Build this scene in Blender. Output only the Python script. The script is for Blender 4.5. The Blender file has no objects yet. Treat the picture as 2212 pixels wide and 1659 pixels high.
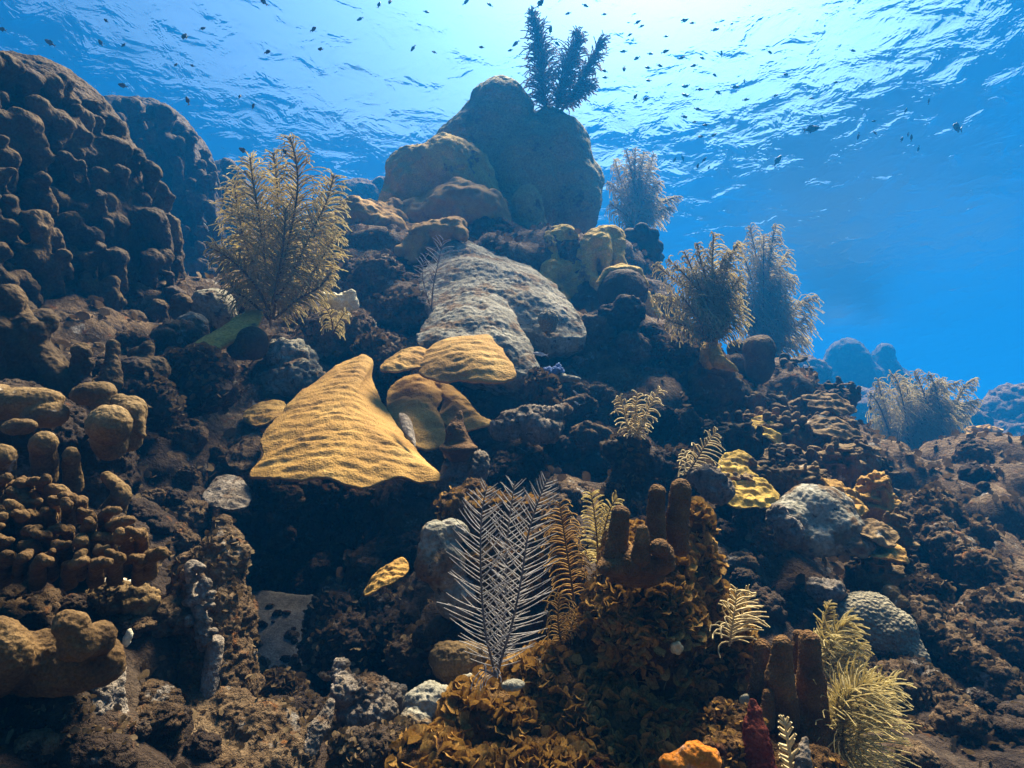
import bpy, bmesh, math, random
import numpy as np
from mathutils import Vector, Matrix

random.seed(7)
RNG = np.random.default_rng(7)
SC = bpy.context.scene
COL = SC.collection

# ------------------------------------------------------------------ camera
PITCH = math.radians(20.0)
FPX = 1227.0                      # focal length in pixels of a 2212 x 1659 picture
cam = bpy.data.cameras.new('camera')
cam.sensor_width = 36.0
cam.lens = 36.0 * FPX / 2212.0
cam.clip_start = 0.02
cam.clip_end = 300.0
cam.dof.use_dof = False
camo = bpy.data.objects.new('camera', cam)
COL.objects.link(camo)
camo.location = (0, 0, 0)
camo.rotation_euler = (math.radians(90) + PITCH, 0, 0)
SC.camera = camo

# ------------------------------------------------------------------ sky and sun
SUN_EL, SUN_AZ = math.radians(70.0), math.radians(34.0)   # azimuth measured from +Y towards +X
SEA_Z = 5.6
world = bpy.data.worlds.new('World')
SC.world = world
world.use_nodes = True
wn = world.node_tree
for n in list(wn.nodes):
    wn.nodes.remove(n)
sky = wn.nodes.new('ShaderNodeTexSky')
sky.sky_type = 'NISHITA'
sky.sun_disc = False
sky.sun_elevation = SUN_EL
sky.sun_rotation = SUN_AZ
sky.air_density = 1.0
sky.dust_density = 10.0
bg = wn.nodes.new('ShaderNodeBackground')
bg.inputs['Strength'].default_value = 0.06
wo = wn.nodes.new('ShaderNodeOutputWorld')
tint = wn.nodes.new('ShaderNodeMix')
tint.data_type = 'RGBA'; tint.blend_type = 'MULTIPLY'; tint.inputs[0].default_value = 1.0
tint.inputs[7].default_value = (0.19, 0.39, 0.62, 1)       # daylight after a few metres of clear sea
wn.links.new(sky.outputs[0], tint.inputs[6])
wn.links.new(tint.outputs[2], bg.inputs['Color'])
wn.links.new(bg.outputs[0], wo.inputs['Surface'])

sun = bpy.data.lights.new('sun', 'SUN')
sun.energy = 5.0
sun.angle = math.radians(22.0)
sun.color = (1.0, 0.82, 0.58)
suno = bpy.data.objects.new('sun', sun)
COL.objects.link(suno)
sd = Vector((math.sin(SUN_AZ) * math.cos(SUN_EL), math.cos(SUN_AZ) * math.cos(SUN_EL), math.sin(SUN_EL)))
suno.rotation_euler = sd.to_track_quat('Z', 'Y').to_euler()
suno.location = sd * 40

SC.view_settings.view_transform = 'Standard'
SC.view_settings.look = 'None'
SC.view_settings.exposure = 2.0
SC.view_settings.gamma = 1.0
SC.render.engine = 'CYCLES'
SC.cycles.max_bounces = 5
SC.cycles.diffuse_bounces = 2
SC.cycles.glossy_bounces = 2
SC.cycles.transmission_bounces = 2
SC.cycles.volume_bounces = 0
SC.cycles.transparent_max_bounces = 12
SC.cycles.use_denoising = True
SC.cycles.sample_clamp_indirect = 4.0
SC.cycles.caustics_reflective = False
SC.cycles.caustics_refractive = False

# ------------------------------------------------------------------ helpers
CR = Vector((1, 0, 0)); CU = Vector((0, -math.sin(PITCH), math.cos(PITCH))); CF = Vector((0, math.cos(PITCH), math.sin(PITCH)))
def at(x, y, d):
    """World point seen at pixel (x, y) of the 2212 x 1659 photograph at d metres along the view axis."""
    return CR * ((x - 1106.0) / FPX * d) + CU * (-(y - 829.5) / FPX * d) + CF * d
def atn(x, y, d):
    return np.array(at(x, y, d))
def ps(d):
    return d / FPX

def tag(o, label=None, cat=None, group=None, kind=None):
    if label: o['label'] = label
    if cat: o['category'] = cat
    if group: o['group'] = group
    if kind: o['kind'] = kind
    return o

def link(name, me, mats=None, parent=None, loc=None):
    o = bpy.data.objects.new(name, me)
    COL.objects.link(o)
    if mats is not None and me is not None:
        for m in (mats if isinstance(mats, (list, tuple)) else [mats]):
            me.materials.append(m)
    if loc is not None: o.location = loc
    if parent is not None: o.parent = parent
    return o

def empty(name, loc):
    o = bpy.data.objects.new(name, None)
    o.empty_display_size = 0.05
    COL.objects.link(o); o.location = loc
    return o

def mesh_np(name, V, F, smooth=True):
    """V (n,3) float, F (m,k) int array (or list of such) -> mesh"""
    me = bpy.data.meshes.new(name)
    Fs = F if isinstance(F, list) else [F]
    Fs = [np.asarray(f, dtype=np.int32) for f in Fs if len(f)]
    V = np.asarray(V, dtype=np.float32)
    me.vertices.add(len(V)); me.vertices.foreach_set('co', V.ravel())
    nl = sum(f.size for f in Fs); nf = sum(len(f) for f in Fs)
    me.loops.add(nl); me.polygons.add(nf)
    me.loops.foreach_set('vertex_index', np.concatenate([f.ravel() for f in Fs]))
    tot = np.concatenate([np.full(len(f), f.shape[1], dtype=np.int32) for f in Fs])
    st = np.concatenate([[0], np.cumsum(tot)[:-1]]).astype(np.int32)
    me.polygons.foreach_set('loop_start', st)
    me.polygons.foreach_set('use_smooth', np.full(nf, smooth))
    me.update(calc_edges=True)
    return me

# ---- noise (numpy)
_PERM = np.random.default_rng(3).permutation(256).astype(np.int64)
_PERM = np.concatenate([_PERM, _PERM, _PERM])
_GR = np.random.default_rng(4).normal(size=(256, 3)); _GR /= np.linalg.norm(_GR, axis=1)[:, None]
def perlin(P):
    P = np.asarray(P, dtype=np.float64)
    I = np.floor(P).astype(np.int64); f = P - I; I &= 255
    u = f * f * f * (f * (f * 6 - 15) + 10)
    out = 0.0
    for dx in (0, 1):
        for dy in (0, 1):
            for dz in (0, 1):
                h = _PERM[_PERM[_PERM[I[:, 0] + dx] + I[:, 1] + dy] + I[:, 2] + dz]
                g = _GR[h]
                dot = g[:, 0] * (f[:, 0] - dx) + g[:, 1] * (f[:, 1] - dy) + g[:, 2] * (f[:, 2] - dz)
                w = (u[:, 0] if dx else 1 - u[:, 0]) * (u[:, 1] if dy else 1 - u[:, 1]) * (u[:, 2] if dz else 1 - u[:, 2])
                out = out + w * dot
    return out
def fbm(P, oct=4, gain=0.5, lac=2.03, ridge=False):
    a, s, t = 1.0, 0.0, np.asarray(P, dtype=np.float64)
    for i in range(oct):
        n = perlin(t + 17.3 * i)
        s = s + a * ((0.5 - 2 * np.abs(n)) if ridge else n)
        t = t * lac; a *= gain
    return s
def worley(P, seed=0):
    """distance to the nearest jittered cell point"""
    P = np.asarray(P, dtype=np.float64)
    I = np.floor(P).astype(np.int64)
    best = np.full(len(P), 9.0)
    for dx in (-1, 0, 1):
        for dy in (-1, 0, 1):
            for dz in (-1, 0, 1):
                J = I + np.array([dx, dy, dz]); K = (J + seed) & 255
                h = _PERM[_PERM[_PERM[K[:, 0]] + K[:, 1]] + K[:, 2]]
                c = J + 0.5 + 0.42 * _GR[h]
                best = np.minimum(best, ((c - P) ** 2).sum(1))
    return np.sqrt(best)

# ---- implicit solids -> mesh (surface nets)
def E(c, r, rot=None):            # ellipsoid: centre, radii, 3x3 axes (rows)
    c = np.array(c, float); r = np.array((r, r, r) if np.isscalar(r) else r, float)
    return ('e', c, r, np.eye(3) if rot is None else np.array(rot, float))
def K(a, b, ra, rb=None):         # tapered capsule
    return ('k', np.array(a, float), np.array(b, float), float(ra), float(ra if rb is None else rb))
def prim_sd(p, X):
    if p[0] == 'e':
        q = (X - p[1]) @ p[3].T
        k0 = np.linalg.norm(q / p[2], axis=-1); k1 = np.linalg.norm(q / p[2] ** 2, axis=-1)
        return np.where(k1 > 1e-9, k0 * (k0 - 1.0) / np.maximum(k1, 1e-9), -p[2].min())
    ab = p[2] - p[1]; L = max(ab @ ab, 1e-12)
    t = np.clip(((X - p[1]) @ ab) / L, 0, 1)
    return np.linalg.norm(X - p[1] - t[..., None] * ab, axis=-1) - (p[3] + (p[4] - p[3]) * t)
def prim_box(p):
    if p[0] == 'e':
        e = np.sqrt(((p[3] * p[2][:, None]) ** 2).sum(0)); return p[1] - e, p[1] + e
    r = max(p[3], p[4]); return np.minimum(p[1], p[2]) - r, np.maximum(p[1], p[2]) + r
def solid(prims, vox, k=0.02, noise=None, cut=None):
    """smooth union of prims; noise = (amplitude, scale, octaves) added to the field -> (V, F)"""
    lo = np.min([prim_box(p)[0] for p in prims], axis=0); hi = np.max([prim_box(p)[1] for p in prims], axis=0)
    pad = k + 3 * vox + (noise[0] if noise else 0)
    lo -= pad; hi += pad
    n = np.ceil((hi - lo) / vox).astype(int) + 1
    D = np.full(tuple(n), 1e3, dtype=np.float32)
    ax = [lo[i] + vox * np.arange(n[i]) for i in range(3)]
    for p in prims:
        a, b = prim_box(p); m = pad
        i0 = np.maximum(((a - m - lo) / vox).astype(int), 0); i1 = np.minimum(((b + m - lo) / vox).astype(int) + 2, n)
        G = np.stack(np.meshgrid(*[ax[i][i0[i]:i1[i]] for i in range(3)], indexing='ij'), -1)
        d = prim_sd(p, G).astype(np.float32)
        sl = tuple(slice(i0[i], i1[i]) for i in range(3))
        o = D[sl]
        h = np.clip(0.5 + 0.5 * (o - d) / max(k, 1e-6), 0, 1)
        D[sl] = np.where(o > 100, d, o * (1 - h) + d * h - k * h * (1 - h))
    if cut is not None:
        G = np.stack(np.meshgrid(*ax, indexing='ij'), -1)
        for p in cut:
            D = np.maximum(D, -prim_sd(p, G).astype(np.float32))
    if noise:
        near = np.abs(D) < noise[0] * 2.2 + 2 * vox
        idx = np.argwhere(near)
        P = lo + idx * vox
        D[near] += (noise[0] * fbm(P / noise[1], noise[2])).astype(np.float32)
    return nets(D, lo, vox)
def nets(D, lo, vox):
    n = np.array(D.shape)
    S = D < 0
    c = n - 1
    cnt = np.zeros(tuple(c), np.int8)
    for dx in (0, 1):
        for dy in (0, 1):
            for dz in (0, 1):
                cnt += S[dx:dx + c[0], dy:dy + c[1], dz:dz + c[2]]
    act = (cnt > 0) & (cnt < 8)
    idx = np.full(tuple(c), -1, np.int64)
    cells = np.argwhere(act)
    idx[act] = np.arange(len(cells))
    acc = np.zeros((len(cells), 3)); w = np.zeros(len(cells))
    corners = [(a, b, d) for a in (0, 1) for b in (0, 1) for d in (0, 1)]
    for A in corners:
        for axis in range(3):
            if A[axis]: continue
            B = list(A); B[axis] = 1
            da = D[cells[:, 0] + A[0], cells[:, 1] + A[1], cells[:, 2] + A[2]].astype(float)
            db = D[cells[:, 0] + B[0], cells[:, 1] + B[1], cells[:, 2] + B[2]].astype(float)
            m = (da < 0) != (db < 0)
            t = np.where(m, da / np.where(np.abs(da - db) < 1e-12, 1, da - db), 0)
            pt = np.tile(np.array(A, float), (len(cells), 1)); pt[:, axis] += t
            acc += pt * m[:, None]; w += m
    V = lo + (cells + acc / np.maximum(w, 1)[:, None]) * vox
    Fs = []
    for axis in range(3):
        u, v = (axis + 1) % 3, (axis + 2) % 3
        s0 = [slice(1, -1)] * 3; s1 = [slice(1, -1)] * 3
        s0[axis] = slice(0, -1); s1[axis] = slice(1, None)
        a, b = S[tuple(s0)], S[tuple(s1)]
        e = np.argwhere(a != b)
        if not len(e): continue
        off = np.ones(3, int); off[axis] = 0
        e = e + off
        ins = S[tuple(e.T)]
        q = []
        for du, dv in ((-1, -1), (0, -1), (0, 0), (-1, 0)):
            cc = e.copy(); cc[:, u] += du; cc[:, v] += dv
            q.append(idx[tuple(cc.T)])
        q = np.stack(q, 1)
        q[~ins] = q[~ins][:, ::-1]
        Fs.append(q)
    return V, np.concatenate(Fs)
def vnormals(V, F):
    N = np.zeros_like(V)
    d = np.cross(V[F[:, 2]] - V[F[:, 0]], V[F[:, -1]] - V[F[:, 1]])
    for i in range(F.shape[1]):
        np.add.at(N, F[:, i], d)
    return N / np.maximum(np.linalg.norm(N, axis=1), 1e-12)[:, None]
def keep_largest(V, F):
    """drop loose crumbs so that a solid stays one piece"""
    par = np.arange(len(V))
    while True:
        m = par[F].min(1)
        new = par.copy()
        for i in range(F.shape[1]): np.minimum.at(new, F[:, i], m)
        new = new[new]
        if (new == par).all(): break
        par = new
    u, c = np.unique(par, return_counts=True)
    keep = par == u[c.argmax()]
    mp = np.cumsum(keep) - 1
    return V[keep], mp[F[keep[F[:, 0]]]]

# ------------------------------------------------------------------ materials
class NT:
    def __init__(s, name):
        s.m = bpy.data.materials.new(name); s.m.use_nodes = True
        s.t = s.m.node_tree
        for n in list(s.t.nodes): s.t.nodes.remove(n)
        s.out = s.n('ShaderNodeOutputMaterial')
    def n(s, t, **kw):
        o = s.t.nodes.new(t)
        for k, v in kw.items():
            if k in o.inputs.keys(): o.inputs[k].default_value = v
            else: setattr(o, k, v)
        return o
    def l(s, a, b): s.t.links.new(a, b)

def organic(name, cols, scale=6.0, rough=0.85, bump=0.6, bscale=60.0, bdist=0.01, spots=None, cell=None, cellscale=120.0,
            cellbump=0.0, detail=6.0, trans=0.0, pits=0.0):
    """mottled matt surface; cols = colour stops; spots = (colour, amount, scale) lighter or darker patches"""
    s = NT(name)
    geo = s.n('ShaderNodeNewGeometry')
    pos = geo.outputs['Position']
    n1 = s.n('ShaderNodeTexNoise', Scale=scale, Detail=detail, Roughness=0.62)
    s.l(pos, n1.inputs['Vector'])
    ramp = s.n('ShaderNodeValToRGB')
    el = ramp.color_ramp.elements
    k = len(cols)
    while len(el) < k: el.new(0.5)
    for i, c in enumerate(cols):
        el[i].position = 0.30 + 0.42 * i / max(k - 1, 1); el[i].color = (*c, 1)
    s.l(n1.outputs['Fac'], ramp.inputs['Fac'])
    col = ramp.outputs['Color']
    if spots:
        for (sc, amt, ss) in spots:
            n2 = s.n('ShaderNodeTexNoise', Scale=ss, Detail=4.0, Roughness=0.65)
            s.l(pos, n2.inputs['Vector'])
            r2 = s.n('ShaderNodeMapRange')
            r2.inputs['From Min'].default_value = 0.62 - amt; r2.inputs['From Max'].default_value = 0.70 - amt
            s.l(n2.outputs['Fac'], r2.inputs['Value'])
            mx = s.n('ShaderNodeMix', data_type='RGBA')
            s.l(r2.outputs[0], mx.inputs[0]); s.l(col, mx.inputs[6]); mx.inputs[7].default_value = (*sc, 1)
            col = mx.outputs[2]
    # fine grain of colour
    n3 = s.n('ShaderNodeTexNoise', Scale=bscale * 2.2, Detail=3.0, Roughness=0.7)
    s.l(pos, n3.inputs['Vector'])
    hs = s.n('ShaderNodeMapRange')
    hs.inputs['From Min'].default_value = 0.3; hs.inputs['From Max'].default_value = 0.7
    hs.inputs['To Min'].default_value = 0.62; hs.inputs['To Max'].default_value = 1.38
    s.l(n3.outputs['Fac'], hs.inputs['Value'])
    mul = s.n('ShaderNodeVectorMath', operation='SCALE')
    s.l(col, mul.inputs[0]); s.l(hs.outputs[0], mul.inputs['Scale'])
    b = s.n('ShaderNodeBsdfPrincipled', Roughness=rough)
    b.inputs['Specular IOR Level'].default_value = 0.12
    s.l(mul.outputs[0], b.inputs['Base Color'])
    nb = s.n('ShaderNodeTexNoise', Scale=bscale, Detail=5.0, Roughness=0.68)
    s.l(pos, nb.inputs['Vector'])
    h = nb.outputs['Fac']
    if cell:
        vo = s.n('ShaderNodeTexVoronoi', Scale=cellscale)
        s.l(pos, vo.inputs['Vector'])
        ad = s.n('ShaderNodeMath', operation='MULTIPLY_ADD')
        s.l(vo.outputs['Distance'], ad.inputs[0]); ad.inputs[1].default_value = cellbump; s.l(h, ad.inputs[2])
        h = ad.outputs[0]
    if pits:
        vp = s.n('ShaderNodeTexVoronoi', Scale=bscale * 0.8)
        wv = s.n('ShaderNodeVectorMath', operation='MULTIPLY_ADD')
        s.l(nb.outputs['Color'], wv.inputs[0]); wv.inputs[1].default_value = (0.03, 0.03, 0.03); s.l(pos, wv.inputs[2])
        s.l(wv.outputs[0], vp.inputs['Vector'])
        ap = s.n('ShaderNodeMath', operation='MULTIPLY_ADD'); s.l(vp.outputs['Distance'], ap.inputs[0]); ap.inputs[1].default_value = pits; s.l(h, ap.inputs[2]); h = ap.outputs[0]
        nf = s.n('ShaderNodeTexNoise', Scale=bscale * 4, Detail=4.0, Roughness=0.7); s.l(pos, nf.inputs['Vector'])
        a2 = s.n('ShaderNodeMath', operation='MULTIPLY_ADD'); s.l(nf.outputs['Fac'], a2.inputs[0]); a2.inputs[1].default_value = 0.35; s.l(h, a2.inputs[2]); h = a2.outputs[0]
    bp = s.n('ShaderNodeBump', Strength=bump, Distance=bdist)
    s.l(h, bp.inputs['Height']); s.l(bp.outputs[0], b.inputs['Normal'])
    sh = b.outputs[0]
    if trans > 0:
        tr = s.n('ShaderNodeBsdfTranslucent'); s.l(mul.outputs[0], tr.inputs['Color'])
        mixs = s.n('ShaderNodeMixShader'); mixs.inputs[0].default_value = trans
        s.l(sh, mixs.inputs[1]); s.l(tr.outputs[0], mixs.inputs[2]); sh = mixs.outputs[0]
    s.l(sh, s.out.inputs['Surface'])
    return s.m

# ------------------------------------------------------------------ water: surface overhead and the blue body of it
def sea_surface():
    nx, ny = 300, 300
    xs = np.sinh(np.linspace(-3, 3, nx)) * 7.2; ys = -6 + (np.sinh(np.linspace(0, 4, ny)) * 5.25)
    X, Y = np.meshgrid(xs, ys, indexing='ij')
    P = np.stack([X.ravel(), Y.ravel(), np.zeros(X.size)], 1)
    z = 0.034 * fbm(P * np.array([0.45, 0.6, 1]), 3) + 0.02 * fbm(P * np.array([1.3, 1.7, 1]) + 40, 2)
    V = np.stack([P[:, 0], P[:, 1], SEA_Z + z], 1)
    i = np.arange(nx * ny).reshape(nx, ny)
    F = np.stack([i[:-1, :-1].ravel(), i[1:, :-1].ravel(), i[1:, 1:].ravel(), i[:-1, 1:].ravel()], 1)
    s = NT('sea_surface')
    geo = s.n('ShaderNodeNewGeometry')
    mp = s.n('ShaderNodeMapping'); mp.inputs['Scale'].default_value = (1.0, 1.25, 1.0)
    s.l(geo.outputs['Position'], mp.inputs['Vector'])
    n1 = s.n('ShaderNodeTexNoise', Scale=SEA_N1, Detail=4.0, Roughness=0.52, Distortion=0.4)
    s.l(mp.outputs[0], n1.inputs['Vector'])
    bp = s.n('ShaderNodeBump', Strength=1.0, Distance=SEA_BUMP)
    pk = s.n('ShaderNodeMath', operation='POWER'); s.l(n1.outputs['Fac'], pk.inputs[0]); pk.inputs[1].default_value = 4.0   # peaky crests
    s.l(pk.outputs[0], bp.inputs['Height'])
    fr = s.n('ShaderNodeFresnel', IOR=1.33)
    s.l(bp.outputs[0], fr.inputs['Normal'])
    tr = s.n('ShaderNodeBsdfTransparent')
    gl = s.n('ShaderNodeBsdfGlossy', Roughness=0.45)
    gl.inputs['Color'].default_value = (0.5, 0.85, 1, 1)
    s.l(bp.outputs[0], gl.inputs['Normal'])
    mx = s.n('ShaderNodeMixShader')
    s.l(fr.outputs[0], mx.inputs[0]); s.l(tr.outputs[0], mx.inputs[1]); s.l(gl.outputs[0], mx.inputs[2])
    s.l(mx.outputs[0], s.out.inputs['Surface'])
    o = link('water_surface', mesh_np('water_surface', V, F), s.m)
    o['kind'] = 'structure'

SEA_N1, SEA_BUMP = 2.3, 0.072
HAZE_D = 0.0235
sea_surface()

def haze_box():
    bm = bmesh.new()
    bmesh.ops.create_cube(bm, size=1.0)
    x0, x1, y0, y1, z0, z1 = -75.0, 75.0, -8.0, 140.0, -66.0, SEA_Z + 0.5
    for v in bm.verts:
        v.co = Vector(((x0 + x1) / 2 + v.co.x * (x1 - x0), (y0 + y1) / 2 + v.co.y * (y1 - y0), (z0 + z1) / 2 + v.co.z * (z1 - z0)))
    me = bpy.data.meshes.new('haze'); bm.to_mesh(me); bm.free()
    s = NT('haze')
    v = s.n('ShaderNodeVolumePrincipled')
    v.inputs['Color'].default_value = (0.008, 0.31, 1.0, 1)
    v.inputs['Density'].default_value = HAZE_D
    v.inputs['Anisotropy'].default_value = 0.4
    s.l(v.outputs[0], s.out.inputs['Volume'])
    o = link('haze', me, s.m)
    o['kind'] = 'stuff'
haze_box()

def seabed():
    n = 160
    xs = np.sinh(np.linspace(-3, 3, n)) * 7.4; ys = -7 + np.sinh(np.linspace(0, 4, n)) * 5.3
    X, Y = np.meshgrid(xs, ys, indexing='ij')
    P = np.stack([X.ravel(), Y.ravel(), np.zeros(X.size)], 1)
    r = np.sqrt((P[:, 0] + 0.6) ** 2 + (0.8 * (P[:, 1] - 2.5)) ** 2)
    drop = np.clip((r - 4.0) / 16.0, 0, 1)
    z = -1.55 + 0.30 * fbm(P * 0.22, 4) - 58.0 * drop * drop * (3 - 2 * drop) + 0.8 * drop * fbm(P * 0.35 + 7, 3)
    V = np.stack([P[:, 0], P[:, 1], z], 1)
    i = np.arange(n * n).reshape(n, n)
    F = np.stack([i[:-1, :-1].ravel(), i[1:, :-1].ravel(), i[1:, 1:].ravel(), i[:-1, 1:].ravel()], 1)
    o = link('seabed', mesh_np('seabed', V, F), organic('seabed_sediment', [(0.06, 0.05, 0.04), (0.14, 0.12, 0.09)], scale=3.0, bump=0.5))
    o['kind'] = 'structure'
seabed()

# ------------------------------------------------------------------ reef materials
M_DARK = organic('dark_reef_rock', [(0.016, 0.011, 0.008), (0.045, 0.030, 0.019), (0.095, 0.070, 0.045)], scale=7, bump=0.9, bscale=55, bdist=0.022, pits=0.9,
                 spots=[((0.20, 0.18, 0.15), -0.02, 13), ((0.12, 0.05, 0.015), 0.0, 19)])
M_BROWN = organic('brown_encrusted_rock', [(0.050, 0.032, 0.017), (0.135, 0.088, 0.044), (0.25, 0.18, 0.10)], scale=9, bump=1.0, bscale=60, bdist=0.022, pits=0.9,
                  spots=[((0.33, 0.31, 0.27), 0.01, 14), ((0.20, 0.08, 0.02), 0.02, 22)])
M_GREY = organic('grey_sediment_rock', [(0.14, 0.13, 0.095), (0.23, 0.22, 0.165), (0.34, 0.325, 0.26)], scale=8, bump=0.5, bscale=45, bdist=0.022, pits=0.9,
                 spots=[((0.14, 0.09, 0.042), 0.10, 9), ((0.38, 0.37, 0.32), 0.0, 17), ((0.05, 0.04, 0.03), 0.04, 34)])
M_PALE = organic('pale_crusted_rock', [(0.13, 0.105, 0.075), (0.25, 0.21, 0.16), (0.40, 0.36, 0.30)], scale=11, bump=0.9, bscale=60, bdist=0.022, pits=0.9,
                 spots=[((0.13, 0.08, 0.04), 0.05, 14), ((0.06, 0.045, 0.03), 0.02, 40)])
M_YEL = organic('mustard_coral', [(0.225, 0.122, 0.026), (0.335, 0.195, 0.045), (0.43, 0.275, 0.08)], scale=8, bump=0.5, bscale=140, bdist=0.004, cell=True, cellscale=190, cellbump=0.8,
                spots=[((0.20, 0.115, 0.028), 0.03, 12)])
M_OLIVE = organic('olive_coral', [(0.28, 0.182, 0.030), (0.42, 0.285, 0.052), (0.54, 0.39, 0.085)], scale=5, bump=0.8, bscale=60, bdist=0.008, cell=True, cellscale=70, cellbump=0.5,
                  spots=[((0.12, 0.085, 0.04), 0.02, 7)])
M_MOUND = organic('boulder_coral_skin', [(0.17, 0.15, 0.052), (0.27, 0.23, 0.08), (0.36, 0.30, 0.11)], scale=3, bump=0.9, bscale=40, bdist=0.012, cell=True, cellscale=55, cellbump=0.5,
                  spots=[((0.10, 0.085, 0.05), 0.02, 5)])
M_WALL = organic('star_coral_skin', [(0.028, 0.018, 0.008), (0.060, 0.039, 0.016), (0.125, 0.083, 0.034)], scale=8, bump=0.7, bscale=70, bdist=0.008, cell=True, cellscale=110, cellbump=0.5,
                 spots=[((0.05, 0.035, 0.025), 0.06, 9)])
M_LOBE = organic('lobed_coral_skin', [(0.065, 0.042, 0.018), (0.145, 0.095, 0.038), (0.25, 0.175, 0.08)], scale=10, bump=0.6, bscale=120, bdist=0.005, cell=True, cellscale=180, cellbump=0.5,
                 spots=[((0.42, 0.38, 0.30), 0.0, 16)])
M_FINGER = organic('finger_coral_skin', [(0.045, 0.026, 0.010), (0.11, 0.066, 0.025), (0.22, 0.145, 0.062)], scale=14, bump=0.7, bscale=150, bdist=0.005, cell=True, cellscale=200, cellbump=0.6)
M_PILLAR = organic('pillar_coral_skin', [(0.055, 0.028, 0.009), (0.115, 0.06, 0.019), (0.21, 0.12, 0.04)], scale=22, bump=0.9, bscale=260, bdist=0.003, cell=True, cellscale=300, cellbump=1.0)
M_ALGROCK = organic('algae_covered_rock', [(0.06, 0.032, 0.012), (0.14, 0.075, 0.022), (0.24, 0.14, 0.045)], scale=18, bump=1.0, bscale=90, bdist=0.022, pits=0.9,
                    spots=[((0.36, 0.30, 0.22), -0.01, 16), ((0.10, 0.025, 0.01), 0.02, 12)])
M_TURF = organic('turf_alga', [(0.045, 0.031, 0.016), (0.105, 0.072, 0.034), (0.20, 0.145, 0.075)], scale=14, bump=0.3, bscale=160, bdist=0.003, trans=0.2)
M_ALGA = organic('leafy_brown_alga', [(0.12, 0.062, 0.015), (0.29, 0.165, 0.038), (0.46, 0.29, 0.085)], scale=22, bump=0.3, bscale=160, bdist=0.003, trans=0.25)
M_SAND = organic('pale_sand', [(0.10, 0.095, 0.08), (0.19, 0.18, 0.15), (0.27, 0.25, 0.21)], scale=22, bump=0.8, bscale=110, bdist=0.01)
M_BRAIN = organic('brain_coral_skin', [(0.13, 0.115, 0.08), (0.20, 0.18, 0.12), (0.27, 0.245, 0.17)], scale=9, bump=0.9, bscale=90, bdist=0.006, cell=True, cellscale=130, cellbump=1.2)
M_CREAM = organic('cream_sponge', [(0.42, 0.37, 0.23), (0.60, 0.55, 0.38), (0.72, 0.67, 0.50)], scale=16, bump=0.7, bscale=110, bdist=0.006)
M_BLUE = organic('blue_sponge', [(0.08, 0.14, 0.32), (0.17, 0.26, 0.50), (0.35, 0.45, 0.65)], scale=40, bump=1.0, bscale=110, bdist=0.01)
M_RED = organic('red_sponge', [(0.045, 0.006, 0.004), (0.085, 0.013, 0.007), (0.13, 0.03, 0.014)], scale=22, bump=0.9, bscale=150, bdist=0.006)
M_ORANGE = organic('orange_sponge', [(0.30, 0.085, 0.008), (0.50, 0.17, 0.015), (0.45, 0.38, 0.30)], scale=34, bump=0.7, bscale=130, bdist=0.006)
M_GY = organic('yellow_plume', [(0.46, 0.385, 0.18), (0.60, 0.525, 0.28), (0.70, 0.63, 0.37)], scale=6, bump=0.1, trans=0.65)
M_GS = organic('plume_stem', [(0.10, 0.065, 0.022), (0.17, 0.115, 0.045)], scale=12, bump=0.2)
M_GG = organic('grey_plume', [(0.36, 0.34, 0.31), (0.50, 0.48, 0.45)], scale=10, bump=0.1, trans=0.2)
M_GGS = organic('grey_plume_stem', [(0.10, 0.085, 0.075), (0.18, 0.155, 0.14)], scale=10, bump=0.2)
M_GC = organic('cream_plume', [(0.50, 0.40, 0.19), (0.64, 0.54, 0.31)], scale=10, bump=0.1, trans=0.25)
M_GB = organic('brown_plume', [(0.26, 0.15, 0.035), (0.40, 0.25, 0.075)], scale=10, bump=0.1, trans=0.3)
M_GD = organic('purple_plume', [(0.24, 0.21, 0.21), (0.36, 0.33, 0.32)], scale=10, bump=0.1, trans=0.4)
M_FD = organic('dark_fish_skin', [(0.04, 0.05, 0.075), (0.08, 0.095, 0.125)], scale=60, rough=0.5, bump=0.1)
M_FB = organic('brown_fish_skin', [(0.06, 0.045, 0.05), (0.16, 0.09, 0.05)], scale=30, rough=0.5, bump=0.1)
M_FY = organic('yellow_fish_fin', [(0.5, 0.30, 0.03), (0.6, 0.38, 0.05)], scale=30, rough=0.5, bump=0.1)
M_FP = organic('pale_fish_skin', [(0.35, 0.38, 0.40), (0.55, 0.56, 0.55)], scale=30, rough=0.5, bump=0.1)

# ------------------------------------------------------------------ builders
CAX = np.array([CR, CU, CF])
def EP(x, y, d, rx, ry, rz=None, ang=0.0):
    """ellipsoid centred at pixel (x, y), depth d; radii in photograph pixels; ang turns it in the picture plane"""
    rz = (rx + ry) / 2 if rz is None else rz
    a = math.radians(ang); c, s = math.cos(a), math.sin(a)
    R = np.array([c * CAX[0] - s * CAX[1], s * CAX[0] + c * CAX[1], CAX[2]])
    return E(atn(x, y, d), np.array([rx, ry, rz]) * ps(d), R)
def KP(x0, y0, d0, x1, y1, d1, r0, r1=None):
    r1 = r0 if r1 is None else r1
    return K(atn(x0, y0, d0), atn(x1, y1, d1), r0 * ps(d0), r1 * ps(d1))

def displace(V, F, layers):
    """layers: (kind, amplitude, size[, octaves])"""
    for L in layers:
        N = vnormals(V, F)
        kind, amp, size = L[:3]
        o = L[3] if len(L) > 3 else 4
        P = V / size
        if kind == 'fbm': h = fbm(P, o)
        elif kind == 'ridge': h = fbm(P, o, ridge=True)
        elif kind == 'knob': h = 0.45 - worley(P)          # rounded knobs
        elif kind == 'pit': h = np.minimum(worley(P) - 0.35, 0.2)
        elif kind == 'band': h = np.sin((P + 0.6 * fbm(P * 0.6, 2)[:, None])[:, 2] * 6.283)
        V = V + N * (amp * h)[:, None]
    return V

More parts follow.
